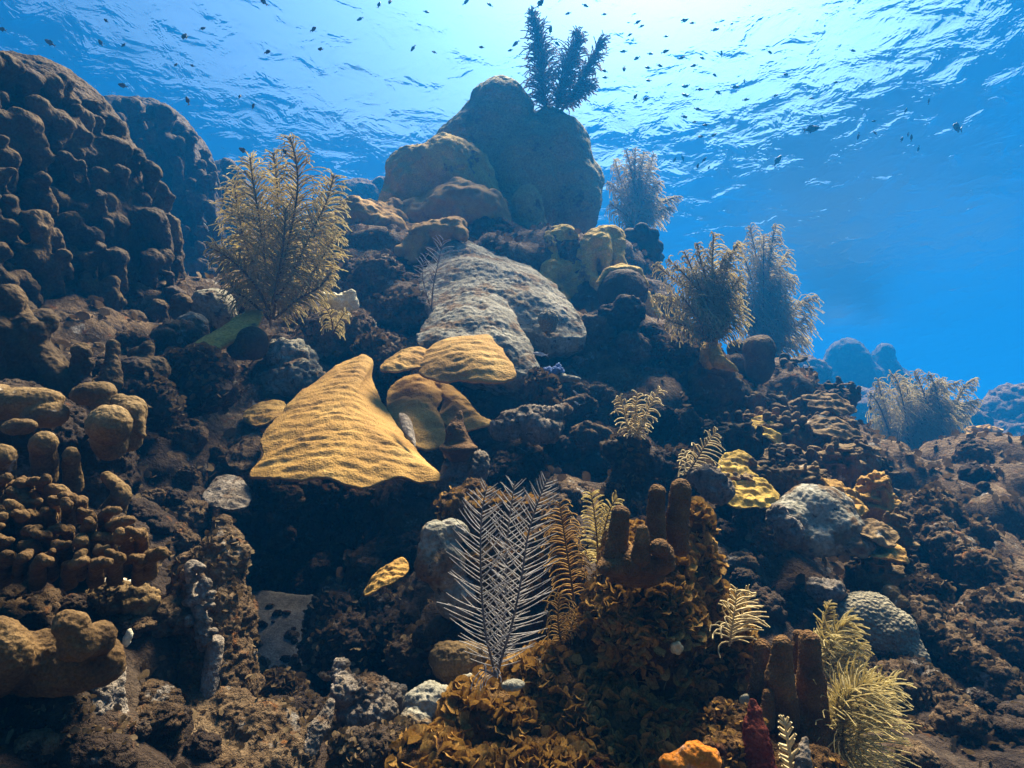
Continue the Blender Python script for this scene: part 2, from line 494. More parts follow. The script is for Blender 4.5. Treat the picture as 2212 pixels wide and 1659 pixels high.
def lump(name, prims, mat, px=5.0, d=None, k=None, noise=None, layers=(), cut=None):
    """one-piece solid; px = grid step in photograph pixels at depth d"""
    d = d or 1.0
    vox = px * ps(d)
    V, F = solid(prims, vox, k=(k if k is not None else 12) * ps(d), noise=None if noise is None else (noise[0] * ps(d), noise[1] * ps(d), noise[2]), cut=cut)
    V, F = keep_largest(V, F)
    V = displace(V, F, [(l[0], l[1] * ps(d), l[2] * ps(d), *l[3:]) for l in layers])
    return mesh_np(name, V, F)

ROUGH = [('fbm', 9, 34, 4), ('ridge', 4, 15, 2)]
SOFT = [('fbm', 5, 60, 3)]
CRAG = [('fbm', 18, 60, 4), ('ridge', 9, 28, 3), ('pit', 9, 20), ('ridge', 5, 12, 2)]

def thing(name, label, cat, prims, mat, d, px=5.0, k=12, noise=None, layers=(), cut=None, group=None):
    me = lump(name, prims, mat, px, d, k, noise, layers, cut)
    return tag(link(name, me, mat), label, cat, group)

def catmull(P, n, closed=True):
    P = np.asarray(P, float); m = len(P)
    seg = m if closed else m - 1
    t = np.linspace(0, seg, n, endpoint=not closed)
    i = np.minimum(t.astype(int), seg - 1); f = (t - i)[:, None]
    def g(j): return P[j % m] if closed else P[np.clip(j, 0, m - 1)]
    a, b, c, e = g(i - 1), g(i), g(i + 1), g(i + 2)
    return 0.5 * (2 * b + (c - a) * f + (2 * a - 5 * b + 4 * c - e) * f ** 2 + (3 * b - a - 3 * c + e) * f ** 3)

def plate_mesh(name, outline, bulge=0.0, thick=10, centre=None, ripple=(0, 30, 30), edge=3.0, rough=0.0, n=150, nr=34, droop=0.0):
    """sheet coral: outline = [(x, y, d)...] in photograph pixels; has its own thickness and underside"""
    O = catmull([atn(*p) for p in outline], n)
    dm = float(np.mean([p[2] for p in outline])); s = ps(dm)
    C = O.mean(0) if centre is None else atn(*centre)
    N = np.zeros(3)
    for i in range(n): N += np.cross(O[i] - C, O[(i + 1) % n] - C)
    N /= np.linalg.norm(N)
    if N @ np.array([0, -0.5, 1.0]) < 0: N = -N
    wob = fbm(O / (26 * s), 3)[:, None] * edge * s
    dO = (O - C) / np.linalg.norm(O - C, axis=1)[:, None] * wob + N * (fbm(O / (60 * s) + 9, 2) * edge * 1.3 * s)[:, None]
    ts = np.concatenate([np.linspace(0, 1, nr)[1:] ** 0.85])
    U = np.array(CR) - N * (N @ np.array(CR)); U /= np.linalg.norm(U); W = np.cross(N, U)
    H0 = (O - C) @ N; fh = np.fft.rfft(H0); kk = np.arange(len(fh))
    top = [C[None] + N * (bulge * s + H0.mean())]
    for t in ts:
        Hs = np.fft.irfft(fh * np.exp(-0.5 * (kk * 0.9 * (1 - t)) ** 2), n)
        Hs = H0.mean() * (1 - t) ** 1.5 + Hs * (1 - (1 - t) ** 1.5)
        R = C + (O - C) * t + dO * t ** 6 + N * (Hs - H0 * t)[:, None] 
        h = bulge * s * (1 - t ** 2) - droop * s * t ** 6
        q = np.stack([(R @ U) / (ripple[1] * s), (R @ W) / (ripple[2] * s), np.zeros(n)], 1)
        wv = np.sin(6.283 * (q[:, 1] * 0.5 + 0.75 * fbm(q * np.array([.7, .35, 1]), 2))) * (0.55 + 0.5 * fbm(q * .8 + 31, 2))
        rp = ripple[0] * s * (0.62 * wv + 0.62 * fbm(q * 1.1, 2)) * min(1.0, (1 - t) * 9 + 0.15)
        rr = rough * s * fbm(R / (14 * s), 3) if rough else 0
        top.append(R + N * (h + rp + rr)[:, None])
    bot = []
    for t, R in zip(ts, top[1:]):
        th = thick * s * (1.0 - 0.72 * t ** 3)
        bot.append(R - N * th + N * (fbm(R / (40 * s) + 3, 2) * thick * 0.25 * s)[:, None] * (t < 0.999))
    bot.append(top[0] - N * (thick * s))
    V = np.concatenate([top[0]] + top[1:] + bot[:-1] + [bot[-1]])
    F3, F4 = [], []
    j = np.arange(n); j1 = (j + 1) % n
    def ring(r): return 1 + r * n
    m = len(ts)
    F3.append(np.stack([np.zeros(n, int), ring(0) + j, ring(0) + j1], 1))
    for r in range(m - 1):
        F4.append(np.stack([ring(r) + j, ring(r + 1) + j, ring(r + 1) + j1, ring(r) + j1], 1))
    b0 = 1 + m * n
    F4.append(np.stack([ring(m - 1) + j, b0 + (m - 1) * n + j, b0 + (m - 1) * n + j1, ring(m - 1) + j1], 1))
    for r in range(m - 1):
        F4.append(np.stack([b0 + r * n + j, b0 + r * n + j1, b0 + (r + 1) * n + j1, b0 + (r + 1) * n + j], 1))
    F3.append(np.stack([np.full(n, len(V) - 1), b0 + j1, b0 + j], 1))
    # make the winding agree with the upper side
    A = V[F4[0][0]]
    if np.cross(A[1] - A[0], A[2] - A[0]) @ N < 0:
        F3 = [f[:, ::-1] for f in F3]; F4 = [f[:, ::-1] for f in F4]
    return mesh_np(name, V, [np.concatenate(F3), np.concatenate(F4)])

def plate(name, label, cat, outline, mat, **kw):
    return tag(link(name, plate_mesh(name, outline, **kw), mat), label, cat)

# ---- tubes
def tubes(P, R, k=4):
    """P (L, n, 3) polylines, R (L, n) radii -> V, F (open tubes with pointed caps left open)"""
    L, n, _ = P.shape
    T = np.gradient(P, axis=1); T /= np.maximum(np.linalg.norm(T, axis=2, keepdims=True), 1e-12)
    ref = np.where(np.abs(T[..., 1:2]) > 0.9, np.array([1.0, 0, 0]), np.array([0, 1.0, 0]))
    A = np.cross(T, ref); A /= np.maximum(np.linalg.norm(A, axis=2, keepdims=True), 1e-12)
    B = np.cross(T, A)
    ang = np.arange(k) * 2 * math.pi / k
    V = P[:, :, None] + R[:, :, None, None] * (np.cos(ang)[None, None, :, None] * A[:, :, None] + np.sin(ang)[None, None, :, None] * B[:, :, None])
    idx = np.arange(L * n * k).reshape(L, n, k)
    a = idx[:, :-1]; b = idx[:, 1:]
    F = np.stack([a, np.roll(a, -1, 2), np.roll(b, -1, 2), b], -1).reshape(-1, 4)
    caps = idx[:, -1][:, ::-1] if k == 4 else idx[:, -1][:, ::-1]
    return V.reshape(-1, 3), [F, caps]

def frond(root, path, Lpx, spacing, mats, d, ang=58, curl=(0, 0.0, 0), rows='flat', jit=0.12, r=1.3, dens=1.0, fat=1.0, rs=3.0, k=4, seg=6, start=0.06, view=None, up=0.0):
    """one plume: stem part with its pinnules as a sub-part.  path [(x, y, d)], Lpx lengths along the stem, spacing in pixels"""
    s = ps(d); spacing = spacing / dens; r = r * fat
    C = catmull([atn(*p) for p in path], 60, closed=False)
    seglen = np.concatenate([[0], np.cumsum(np.linalg.norm(np.diff(C, axis=0), axis=1))])
    tot = seglen[-1]
    V, F = tubes(C[None], (np.linspace(rs, rs * 0.35, 60) * s)[None], 6)
    st = link('frond_stem', mesh_np('frond_stem', V, F), mats[0], root)
    m = int(tot * (1 - start) / (spacing * s))
    sides = {'flat': 2, 'tri': 3, 'bush': 5, 'thick': 8}[rows]
    ph0 = {'flat': [90, -90], 'tri': [80, -80, 0], 'bush': [90, -90, 40, -40, 180], 'thick': [90, -90, 45, -45, 135, -135, 0, 180]}[rows]
    js = {'flat': 22, 'tri': 30, 'bush': 40, 'thick': 50}[rows]
    nv = np.array(view if view is not None else -CAX[2], float)
    out, rad = [], []
    for side in range(sides):
        u = start + (1 - start) * (np.arange(m) + RNG.uniform(-0.35, 0.35, m) + side * 0.4) / m
        u = np.clip(u, start, 0.995)
        q = u * tot
        i = np.clip(np.searchsorted(seglen, q) - 1, 0, 58)
        f = ((q - seglen[i]) / np.maximum(seglen[i + 1] - seglen[i], 1e-9))[:, None]
        p0 = C[i] * (1 - f) + C[i + 1] * f
        T = C[i + 1] - C[i]; T /= np.linalg.norm(T, axis=1)[:, None]
        Bn = np.cross(T, nv); Bn /= np.linalg.norm(Bn, axis=1)[:, None]
        Nn = np.cross(Bn, T)
        ph = np.radians(ph0[side] + RNG.normal(0, js * 0.5, m))[:, None]
        lat = np.sin(ph) * Bn + np.cos(ph) * Nn
        a = np.radians(ang + RNG.normal(0, 60 * jit, m) - 18 * u)[:, None]
        d0 = np.cos(a) * T + np.sin(a) * lat
        ln = np.interp(u, np.linspace(0, 1, len(Lpx)), Lpx) * s * np.clip(1 + RNG.normal(0, jit * 1.1, m), .6, 1.3)
        ln = np.maximum(ln, 2 * s)
        cs = float(np.linalg.norm(curl)) + abs(up)
        cv = np.array(curl, float)[None] + RNG.normal(0, 0.05 + jit * 0.5, (m, 3)) + up * T
        cv /= np.maximum(np.linalg.norm(cv, axis=1), 1e-9)[:, None]
        wt = np.clip(cs * 1.25 * RNG.uniform(.7, 1.3, (m, 1)) * (np.linspace(0, 1, seg - 1)[None] ** 0.8), 0, .93)[:, :, None]
        dr = d0[:, None] * (1 - wt) + cv[:, None] * wt
        dr /= np.maximum(np.linalg.norm(dr, axis=2), 1e-9)[:, :, None]
        P = p0[:, None] + np.concatenate([np.zeros((m, 1, 3)), np.cumsum(dr, axis=1) * (ln / (seg - 1))[:, None, None]], axis=1)
        out.append(P); rad.append(np.tile(np.linspace(r, r * 0.7, seg) * s, (m, 1)))
    V, F = tubes(np.concatenate(out), np.concatenate(rad), k)
    link('pinnules', mesh_np('pinnules', V, F), mats[1], st)
    return st

def plume(name, label, cat, base, fronds, mats, group=None, **kw):
    root = tag(empty(name, at(*base)), label, cat, group)
    bpy.context.view_layer.update()
    for f in fronds:
        g = dict(kw); g.update(f)
        st = frond(root, g.pop('path'), g.pop('L'), g.pop('sp'), g.pop('mats', mats), g.pop('d'), **g)
        st.location = -root.location
    return root

def part(name, me, mat, root, at_world=True):
    o = link(name, me, mat, root)
    if at_world: o.location = -Vector(root.location)
    return o

# ------------------------------------------------------------------ reef body: the rock slope everything grows on
CTRL = [  # (x, y, depth of the rock face)
    (-500, 1900, .45), (200, 1900, .5), (1000, 1900, .85), (1700, 1900, .85), (2600, 1900, .7),
    (-300, 1600, .55), (0, 1600, .60), (400, 1600, .85), (700, 1600, 0.92), (1000, 1600, 1.08), (1400, 1600, 1.10), (1800, 1600, 1.05), (2212, 1600, 1.05), (2700, 1600, 1.2),
    (-300, 1350, .8), (100, 1350, .80), (420, 1350, 1.00), (590, 1400, 1.85), (690, 1450, 1.6), (500, 1320, 1.6), (830, 1350, 1.45), (1000, 1350, 1.15), (1300, 1350, .98), (1600, 1400, 1.15), (1850, 1350, 1.5), (2212, 1350, 1.9), (2700, 1350, 2.0),
    (-300, 1100, 1.1), (100, 1100, 1.05), (350, 1150, 1.30), (600, 1150, 1.75), (900, 1150, 1.75), (1150, 1150, 1.60), (1400, 1150, 1.60), (1700, 1200, 2.0), (1950, 1100, 2.3), (1750, 1040, 2.5), (2212, 1100, 2.4), (2700, 1100, 3.4),
    (-300, 850, 1.45), (100, 850, 1.35), (330, 850, 1.7), (600, 850, 2.05), (900, 900, 2.15), (1200, 900, 2.35), (1350, 850, 2.40), (1600, 950, 2.75), (1850, 950, 3.2), (2100, 980, 3.3), (2600, 980, 4.5),
    (-300, 600, 2.1), (100, 600, 2.1), (380, 600, 2.5), (600, 650, 2.65), (900, 650, 2.85), (1150, 650, 2.90), (1350, 700, 2.95), (1550, 800, 2.8), (1700, 860, 3.2), (1900, 920, 3.9),
    (500, 520, 3.3), (800, 520, 3.4), (1100, 520, 3.7), (1290, 560, 3.7), (1420, 660, 3.5),
    (850, 440, 3.9), (1000, 430, 4.1), (1180, 430, 4.4), (-100, 350, 2.8), (200, 350, 2.9),
]
def rbf_fit(C):
    A = np.array([(c[0] / 500, c[1] / 500) for c in C]); v = np.log(np.array([c[2] for c in C]))
    r = np.linalg.norm(A[:, None] - A[None], axis=2)
    phi = np.where(r > 0, r ** 2 * np.log(np.maximum(r, 1e-9)), 0) + 0.02 * np.eye(len(C))
    Q = np.concatenate([np.ones((len(C), 1)), A], 1)
    M = np.block([[phi, Q], [Q.T, np.zeros((3, 3))]])
    w = np.linalg.solve(M, np.concatenate([v, np.zeros(3)]))
    def f(x, y):
        p = np.array([x / 500, y / 500]); r = np.linalg.norm(A - p, axis=1)
        ph = np.where(r > 0, r ** 2 * np.log(np.maximum(r, 1e-9)), 0)
        return float(np.exp(ph @ w[:len(C)] + w[-3] + w[-2:] @ p))
    return f
DEPTH = rbf_fit(CTRL)
def crest(x):                    # the skyline of the bare rock
    return float(np.interp(x, [-600, 0, 380, 520, 850, 1000, 1280, 1420, 1560, 1720, 1900, 2212, 2800], [420, 420, 560, 520, 470, 450, 500, 640, 740, 850, 930, 960, 960]))
def reef_body():
    near, far = [], []
    for y in range(420, 2000, 88):
        for i, x in enumerate(range(-480, 2720, 120)):
            x = x + (60 if (y // 88) % 2 else 0) + random.uniform(-28, 28); yy = y + random.uniform(-20, 20)
            if yy < crest(x) + 75: continue
            d = DEPTH(x, yy)
            r = random.uniform(70, 105)
            p = EP(x, yy, d + r * ps(d) * 0.75, r * random.uniform(.9, 1.3), r * random.uniform(.75, 1.1), r * 1.5, random.uniform(-40, 40))
            (near if d < 1.55 else far).append((p, d))
            if 1.35 < d < 1.75: (far if d < 1.55 else near).append((p, d))
            if yy > crest(x) + 150:        # rock behind the face, so that it is solid
                far.append((EP(x, yy + 40, d * 1.28 + .12, 130, 120, 150), d))
    for nm, L, vox, dd in (('reef_slope', near, 0.013, 1.0), ('reef_slope', far, 0.032, 2.4)):
        V, F = solid([p for p, d in L], vox, k=0.035 * dd, noise=(0.02 * dd, 0.09 * dd, 3))
        V, F = keep_largest(V, F)
        V = displace(V, F, [('fbm', 0.018 * dd, 0.06 * dd, 4), ('pit', 0.008 * dd, 0.03 * dd)])
        o = link(nm, mesh_np(nm, V, F), M_DARK if dd < 2 else M_BROWN)
        o['kind'] = 'structure'
reef_body()

def sand():
    me = plate_mesh('sand', [(505, 1290, 1.52), (600, 1278, 1.55), (700, 1300, 1.50), (720, 1400, 1.38), (660, 1480, 1.25), (560, 1490, 1.22), (500, 1400, 1.36)], bulge=4, thick=60, ripple=(3, 60, 40), edge=8)
    o = link('sand', me, M_SAND); o['kind'] = 'structure'
sand()

# ------------------------------------------------------------------ summit: boulder corals
thing('boulder_coral', 'tall smooth two-humped boulder coral crowning the summit of the reef', 'coral',
      [EP(1075, 285, 4.3, 78, 110, 95, 12), EP(1020, 330, 4.3, 80, 90, 90, 25), EP(1110, 400, 4.3, 125, 130, 120), EP(1215, 345, 4.3, 66, 85, 85), EP(1195, 265, 4.3, 30, 35, 35), EP(1240, 420, 4.25, 62, 90, 80), EP(1200, 300, 4.3, 62, 50, 60), EP(975, 390, 4.35, 60, 90, 80, 20)],
      M_MOUND, 4.3, px=3.4, k=24, layers=[('fbm', 20, 150, 3), ('fbm', 7, 46, 3), ('ridge', 2.5, 18, 2), ('fbm', 1.5, 8, 2)])
thing('dome_coral', 'olive dome coral with a small side lobe below the summit on the left', 'coral',
      [EP(965, 385, 3.85, 92, 85, 85, 0), EP(1000, 420, 3.85, 75, 85, 80, -18), EP(900, 400, 3.85, 66, 76, 66), EP(860, 372, 3.85, 28, 46, 36), EP(870, 440, 3.9, 50, 70, 60)],
      M_OLIVE, 3.85, px=3.2, k=14, layers=[('fbm', 17, 80, 3), ('ridge', 6, 40, 3), ('fbm', 2, 9, 2)])
thing('lumpy_coral', 'broad lumpy mustard coral with a dimpled top in front of the olive dome', 'coral',
      [EP(1000, 470, 3.5, 95, 72, 80, -10), EP(920, 490, 3.5, 80, 50, 70, 20), EP(1055, 500, 3.5, 52, 70, 60, -20), EP(985, 415, 3.52, 30, 22, 30), EP(870, 520, 3.5, 40, 40, 50)],
      M_YEL, 3.5, px=4, k=16, layers=[('fbm', 14, 60, 3), ('fbm', 4, 18, 3)], cut=[EP(1010, 418, 3.38, 18, 12, 20)])
thing('draped_coral', 'wide ochre coral skirt flowing down between the lumpy coral and the left mustard folds', 'coral',
      [KP(900, 540, 3.25, 800, 610, 2.95, 30, 22), KP(880, 520, 3.3, 850, 600, 2.95, 34, 22), EP(850, 545, 3.2, 70, 40, 60, 28), EP(905, 530, 3.3, 50, 44, 50)], M_YEL, 3.1, px=3.4, k=16, layers=[('fbm', 15, 44, 3), ('fbm', 6, 16, 3)])
thing('draped_coral', 'olive coral apron hanging below the lumpy coral toward the grey stump', 'coral',
      [EP(1080, 535, 3.4, 60, 44, 60, -18), KP(1040, 520, 3.4, 1090, 580, 3.2, 40, 26), KP(1100, 520, 3.45, 1150, 600, 3.25, 34, 24), KP(1150, 580, 3.3, 1180, 640, 3.0, 28, 18)], M_BROWN, 3.3, px=3.4, k=14, layers=CRAG)
thing('draped_coral', 'ochre coral curtain between the twin flaps and the cloth hood', 'coral',
      [KP(1240, 545, 3.2, 1250, 640, 2.95, 34, 26), KP(1215, 560, 3.2, 1210, 660, 2.9, 30, 24), EP(1255, 580, 3.25, 50, 50, 50)], M_OLIVE, 3.1, px=3.4, k=12, layers=[('fbm', 12, 36, 3), ('fbm', 5, 14, 3), ('ridge', 5, 20, 2)])
thing('draped_coral', 'low ochre coral roll behind the tall left plume on the slope', 'coral',
      [KP(700, 500, 3.5, 830, 470, 3.6, 34, 34), EP(740, 520, 3.4, 60, 46, 50, 20), EP(690, 560, 3.2, 50, 46, 46)], M_OLIVE, 3.4, px=3.6, k=14, layers=[('fbm', 15, 44, 3), ('fbm', 6, 16, 3)])
thing('stump_coral', 'grey-brown rounded coral stump standing beside the base of the summit', 'coral',
      [EP(1138, 450, 3.65, 36, 48, 36), EP(1142, 510, 3.65, 42, 75, 42)], M_MOUND, 3.65, px=4, k=10, layers=[('fbm', 6, 40, 3), ('fbm', 3, 12, 2)])
thing('draped_coral', 'mustard sheet coral draped in folds down the upper left slope', 'coral',
      [KP(850, 455, 3.4, 760, 500, 3.15, 26, 34), KP(760, 500, 3.15, 715, 580, 2.95, 34, 26), KP(850, 480, 3.3, 790, 560, 3.0, 30, 28), KP(885, 525, 3.15, 820, 575, 2.95, 26, 20), EP(810, 490, 3.2, 85, 46, 60, 30), EP(760, 540, 3.1, 60, 40, 50, 50), KP(720, 540, 3.05, 690, 600, 2.9, 26, 18), EP(850, 530, 3.12, 45, 30, 40)],
      M_YEL, 3.1, px=3.6, k=14, layers=[('fbm', 14, 45, 3), ('fbm', 5, 16, 3)])
thing('fold_coral', 'mustard coral fold with a square lip above the grey slab', 'coral',
      [KP(905, 505, 3.0, 985, 492, 3.0, 22, 24), KP(905, 515, 2.95, 890, 560, 2.9, 22, 15), EP(950, 505, 3.0, 45, 24, 40), KP(985, 492, 2.95, 1000, 510, 2.9, 16, 12), KP(860, 545, 2.9, 905, 515, 2.95, 12, 20)],
      M_YEL, 2.95, px=3.4, k=10, layers=[('fbm', 9, 36, 3), ('fbm', 3, 13, 2)])
thing('drape_coral', 'olive coral draped over a knob with a dark gap under its right flap', 'coral',
      [EP(1215, 520, 3.15, 36, 34, 36), KP(1195, 520, 3.1, 1190, 580, 3.0, 22, 20), KP(1235, 530, 3.1, 1262, 560, 3.0, 16, 6), KP(1195, 590, 3.0, 1180, 640, 2.9, 30, 26), EP(1225, 600, 3.05, 35, 40, 30)],
      M_OLIVE, 3.1, px=3.4, k=10, layers=[('fbm', 9, 34, 3), ('fbm', 3, 12, 2)])
thing('drape_coral', 'olive coral draped like a cloth hood right of the twin flaps', 'coral',
      [EP(1305, 520, 3.1, 44, 32, 40), KP(1275, 525, 3.05, 1270, 590, 2.95, 20, 17), KP(1330, 525, 3.05, 1342, 590, 2.95, 20, 14), KP(1300, 520, 3.0, 1310, 575, 2.9, 20, 10), EP(1305, 570, 3.15, 36, 50, 30), KP(1270, 590, 2.95, 1300, 620, 2.8, 14, 12)],
      M_OLIVE, 3.05, px=3.4, k=9, layers=[('fbm', 8, 32, 3), ('fbm', 3, 12, 2)])
thing('knobbly_coral', 'dark blue-grey knobbly coral head under the far sea plume right of the summit', 'coral',
      [EP(1385, 545, 3.7, 42, 55, 45)] + [EP(1385 + 34 * math.cos(a), 535 + 40 * math.sin(a), 3.62, 15, 14, 15) for a in np.linspace(0, 6.28, 9)] + [EP(1385, 510, 3.6, 14, 12, 14), EP(1372, 540, 3.55, 14, 12, 14), EP(1402, 548, 3.55, 14, 12, 14)],
      M_WALL, 3.65, px=3.6, k=4, layers=[('fbm', 4, 20, 3)])
t = tag(empty('ball_coral', at(1345, 760, 2.75)), 'dark ball coral on a narrow stalk with a pale folded rim on top', 'coral')
part('stalk', lump('stalk', [KP(1340, 660, 2.75, 1330, 790, 2.7, 38, 30)], None, 4, 2.7, 8, layers=ROUGH), M_DARK, t)
part('ball', lump('ball', [EP(1345, 630, 2.65, 54, 50, 50), EP(1340, 655, 2.68, 42, 44, 40)], None, 3, 2.65, 12, layers=[('fbm', 4, 40, 3), ('fbm', 2, 10, 2)]), M_WALL, t)
part('rim', lump('rim', [KP(1292, 612, 2.62, 1310, 588, 2.66, 6, 8), KP(1310, 588, 2.66, 1345, 578, 2.68, 8, 9), KP(1345, 578, 2.68, 1380, 588, 2.66, 9, 8), KP(1380, 588, 2.66, 1398, 618, 2.62, 8, 5), EP(1345, 588, 2.7, 42, 12, 40)], None, 2.6, 2.65, 5, layers=[('fbm', 2.5, 18, 3)]), M_OLIVE, t)
thing('leaning_coral', 'small olive coral slab leaning behind the dark ball coral', 'coral',
      [KP(1395, 640, 2.85, 1422, 705, 2.8, 12, 16), EP(1410, 690, 2.85, 24, 40, 20, -20)], M_OLIVE, 2.85, px=3, k=8, layers=[('fbm', 5, 22, 3)])

# ------------------------------------------------------------------ grey slabs and ledges in mid slope
plate('rock_slab', 'large grey silted slab sloping down from under the mustard folds', 'rock',
      [(985, 515, 3.0), (1060, 540, 2.95), (1150, 580, 2.78), (1205, 622, 2.62), (1248, 680, 2.42), (1260, 724, 2.30), (1190, 730, 2.26), (1120, 706, 2.30), (1040, 690, 2.34), (940, 675, 2.38), (905, 620, 2.6), (930, 560, 2.82)],
      M_GREY, bulge=30, thick=110, ripple=(10, 110, 80), rough=4.5, edge=9, nr=60, n=200)
plate('rock_slab', 'grey silted tongue of rock running down to the bright mustard plate', 'rock',
      [(950, 655, 2.36), (1030, 630, 2.40), (1095, 650, 2.36), (1126, 705, 2.2), (1154, 765, 2.06), (1168, 815, 1.96), (1110, 820, 1.95), (1020, 795, 1.95), (930, 775, 2.0), (900, 735, 2.08), (920, 695, 2.24)],
      M_GREY, bulge=30, thick=110, ripple=(9, 80, 60), rough=4.5, edge=8, nr=60, n=200)
thing('brain_coral', 'small round brain coral sitting on the edge of the grey slab', 'coral',
      [EP(1184, 690, 2.24, 23, 20, 22), EP(1184, 705, 2.25, 18, 16, 18)], M_BRAIN, 2.24, px=1.6, k=3, layers=[('knob', 3, 7)])
thing('rock_ledge', 'brown encrusted ledge with an overhang left of the grey slab', 'rock',
      [EP(800, 610, 2.75, 80, 40, 70, 12), EP(770, 640, 2.7, 80, 34, 60), EP(830, 600, 2.7, 38, 40, 40), EP(860, 660, 2.65, 70, 18, 50, 5), EP(740, 600, 2.8, 50, 36, 50, 30)],
      M_BROWN, 2.7, px=3.6, k=10, layers=CRAG)
thing('rock_ledge', 'thin dark ledge running below the wispy grey plume', 'rock',
      [KP(790, 680, 2.55, 880, 695, 2.5, 18, 16), KP(880, 695, 2.5, 950, 685, 2.5, 16, 18), EP(870, 660, 2.6, 90, 20, 60)], M_BROWN, 2.5, px=3.2, k=10, layers=ROUGH)
thing('rock', 'brown turf-covered boulder beneath the cream sponge', 'rock',
      [EP(725, 740, 2.3, 80, 62, 70), EP(680, 720, 2.35, 66, 44, 60), EP(770, 715, 2.3, 36, 36, 40), EP(640, 770, 2.2, 60, 50, 50)], M_BROWN, 2.25, px=3.4, k=12, layers=CRAG)
thing('rock', 'lumpy brown rock between the rippled plate and the grey tongue', 'rock',
      [EP(825, 760, 2.15, 42, 34, 40), EP(840, 790, 2.1, 40, 40, 40), EP(900, 730, 2.2, 30, 20, 30)], M_BROWN, 2.1, px=3, k=8, layers=CRAG)
thing('rock', 'grey and brown pitted rock at the left foot of the boulder under the sponge', 'rock',
      [EP(630, 780, 2.02, 50, 40, 44), EP(615, 830, 1.98, 60, 38, 50), EP(655, 820, 1.95, 50, 40, 40, 20)], M_GREY, 2.0, px=3.4, k=10, layers=CRAG)
thing('cream_sponge', 'cream white crinkled sponge perched on the brown boulder', 'sponge',
      [EP(742, 655, 2.18, 26, 24, 14), EP(715, 648, 2.18, 22, 14, 12, -10), EP(758, 650, 2.18, 14, 24, 12), KP(700, 640, 2.18, 697, 634, 2.17, 8, 5), EP(735, 680, 2.2, 18, 22, 12)],
      M_CREAM, 2.18, px=1.8, k=4, layers=[('fbm', 7, 16, 3), ('pit', 4, 9)])
thing('blue_sponge', 'fuzzy blue sponge in the dark recess below the grey tongue', 'sponge',
      [EP(1190, 808, 2.0, 20, 17, 14), EP(1178, 815, 2.0, 14, 14, 12), EP(1205, 800, 2.0, 12, 12, 10)], M_BLUE, 2.0, px=1.6, k=4, layers=[('fbm', 9, 9, 3)])
thing('finger_sponge', 'grey finger-shaped sponge beside the blue sponge', 'sponge',
      [KP(1205, 815, 2.0, 1250, 820, 1.95, 10, 5), EP(1212, 815, 2.0, 14, 11, 10)], M_GREY, 2.0, px=1.8, k=4, layers=[('fbm', 3, 12, 2)])
thing('rock_ledge', 'yellow-brown crusted ledge jutting out right of the second mustard plate', 'rock',
      [KP(1075, 930, 1.7, 1150, 905, 1.75, 14, 24), KP(1150, 905, 1.75, 1232, 884, 1.8, 22, 6), EP(1160, 925, 1.75, 50, 24, 40), EP(1130, 910, 1.75, 50, 18, 40)], M_PALE, 1.72, px=2.8, k=8, layers=CRAG)
thing('rock', 'dark brown crag standing above the jutting ledge', 'rock',
      [EP(1165, 860, 1.95, 34, 50, 40), EP(1185, 880, 1.9, 26, 30, 30)], M_BROWN, 1.92, px=3, k=8, layers=CRAG)

# ------------------------------------------------------------------ mustard plates in the centre
plate('plate_coral', 'large rippled mustard plate coral spreading like a skirt in the centre', 'coral',
      [(762, 774, 1.97), (785, 767, 1.98), (806, 778, 1.96), (804, 815, 1.89), (822, 862, 1.80), (862, 925, 1.66), (910, 985, 1.53), (957, 1032, 1.43), (910, 1040, 1.40), (870, 1030, 1.39), (830, 1040, 1.37), (780, 1052, 1.34), (730, 1040, 1.34), (690, 1030, 1.35), (640, 1034, 1.36), (590, 1030, 1.38), (540, 1024, 1.42), (566, 985, 1.48), (565, 940, 1.56), (605, 895, 1.66), (640, 855, 1.74), (688, 818, 1.85), (730, 786, 1.94)],
      M_YEL, bulge=30, thick=16, centre=(745, 935, 1.60), ripple=(3.3, 40, 15), edge=6, n=240, nr=80, rough=1.6)
plate('plate_coral', 'saddle-shaped mustard plate right behind the large rippled plate', 'coral',
      [(850, 830, 1.92), (890, 808, 1.95), (930, 812, 1.94), (965, 850, 1.87), (945, 880, 1.80), (958, 915, 1.72), (962, 950, 1.66), (930, 972, 1.62), (895, 965, 1.62), (862, 925, 1.70), (836, 880, 1.80), (836, 850, 1.88)],
      M_YEL, bulge=16, thick=14, ripple=(4, 30, 26), edge=5, rough=2)
plate('plate_coral', 'tapering wing of mustard plate coral hanging right of the saddle plate', 'coral',
      [(935, 818, 1.93), (975, 832, 1.92), (1010, 865, 1.84), (1035, 895, 1.77), (1068, 915, 1.70), (1030, 925, 1.68), (985, 930, 1.70), (950, 900, 1.76), (955, 870, 1.84), (930, 845, 1.90)],
      M_YEL, bulge=8, thick=12, ripple=(5, 30, 26), edge=4, rough=2)
plate('plate_coral', 'bright mustard plate coral with a rippled crest on the grey tongue', 'coral',
      [(935, 745, 1.94), (980, 728, 1.98), (1050, 722, 1.98), (1075, 745, 1.92), (1100, 775, 1.82), (1114, 812, 1.74), (1075, 824, 1.71), (1020, 824, 1.72), (985, 820, 1.74), (960, 828, 1.74), (915, 812, 1.79), (900, 785, 1.86)],
      M_YEL, bulge=22, thick=16, ripple=(3.2, 34, 15), edge=5, rough=2)
plate('plate_coral', 'small flaring mustard plate left of the bright crest plate', 'coral',
      [(870, 758, 1.96), (905, 748, 1.98), (930, 765, 1.92), (915, 790, 1.84), (870, 800, 1.79), (822, 800, 1.78), (830, 780, 1.86)],
      M_YEL, bulge=14, thick=12, ripple=(5, 26, 20), edge=4, rough=2)
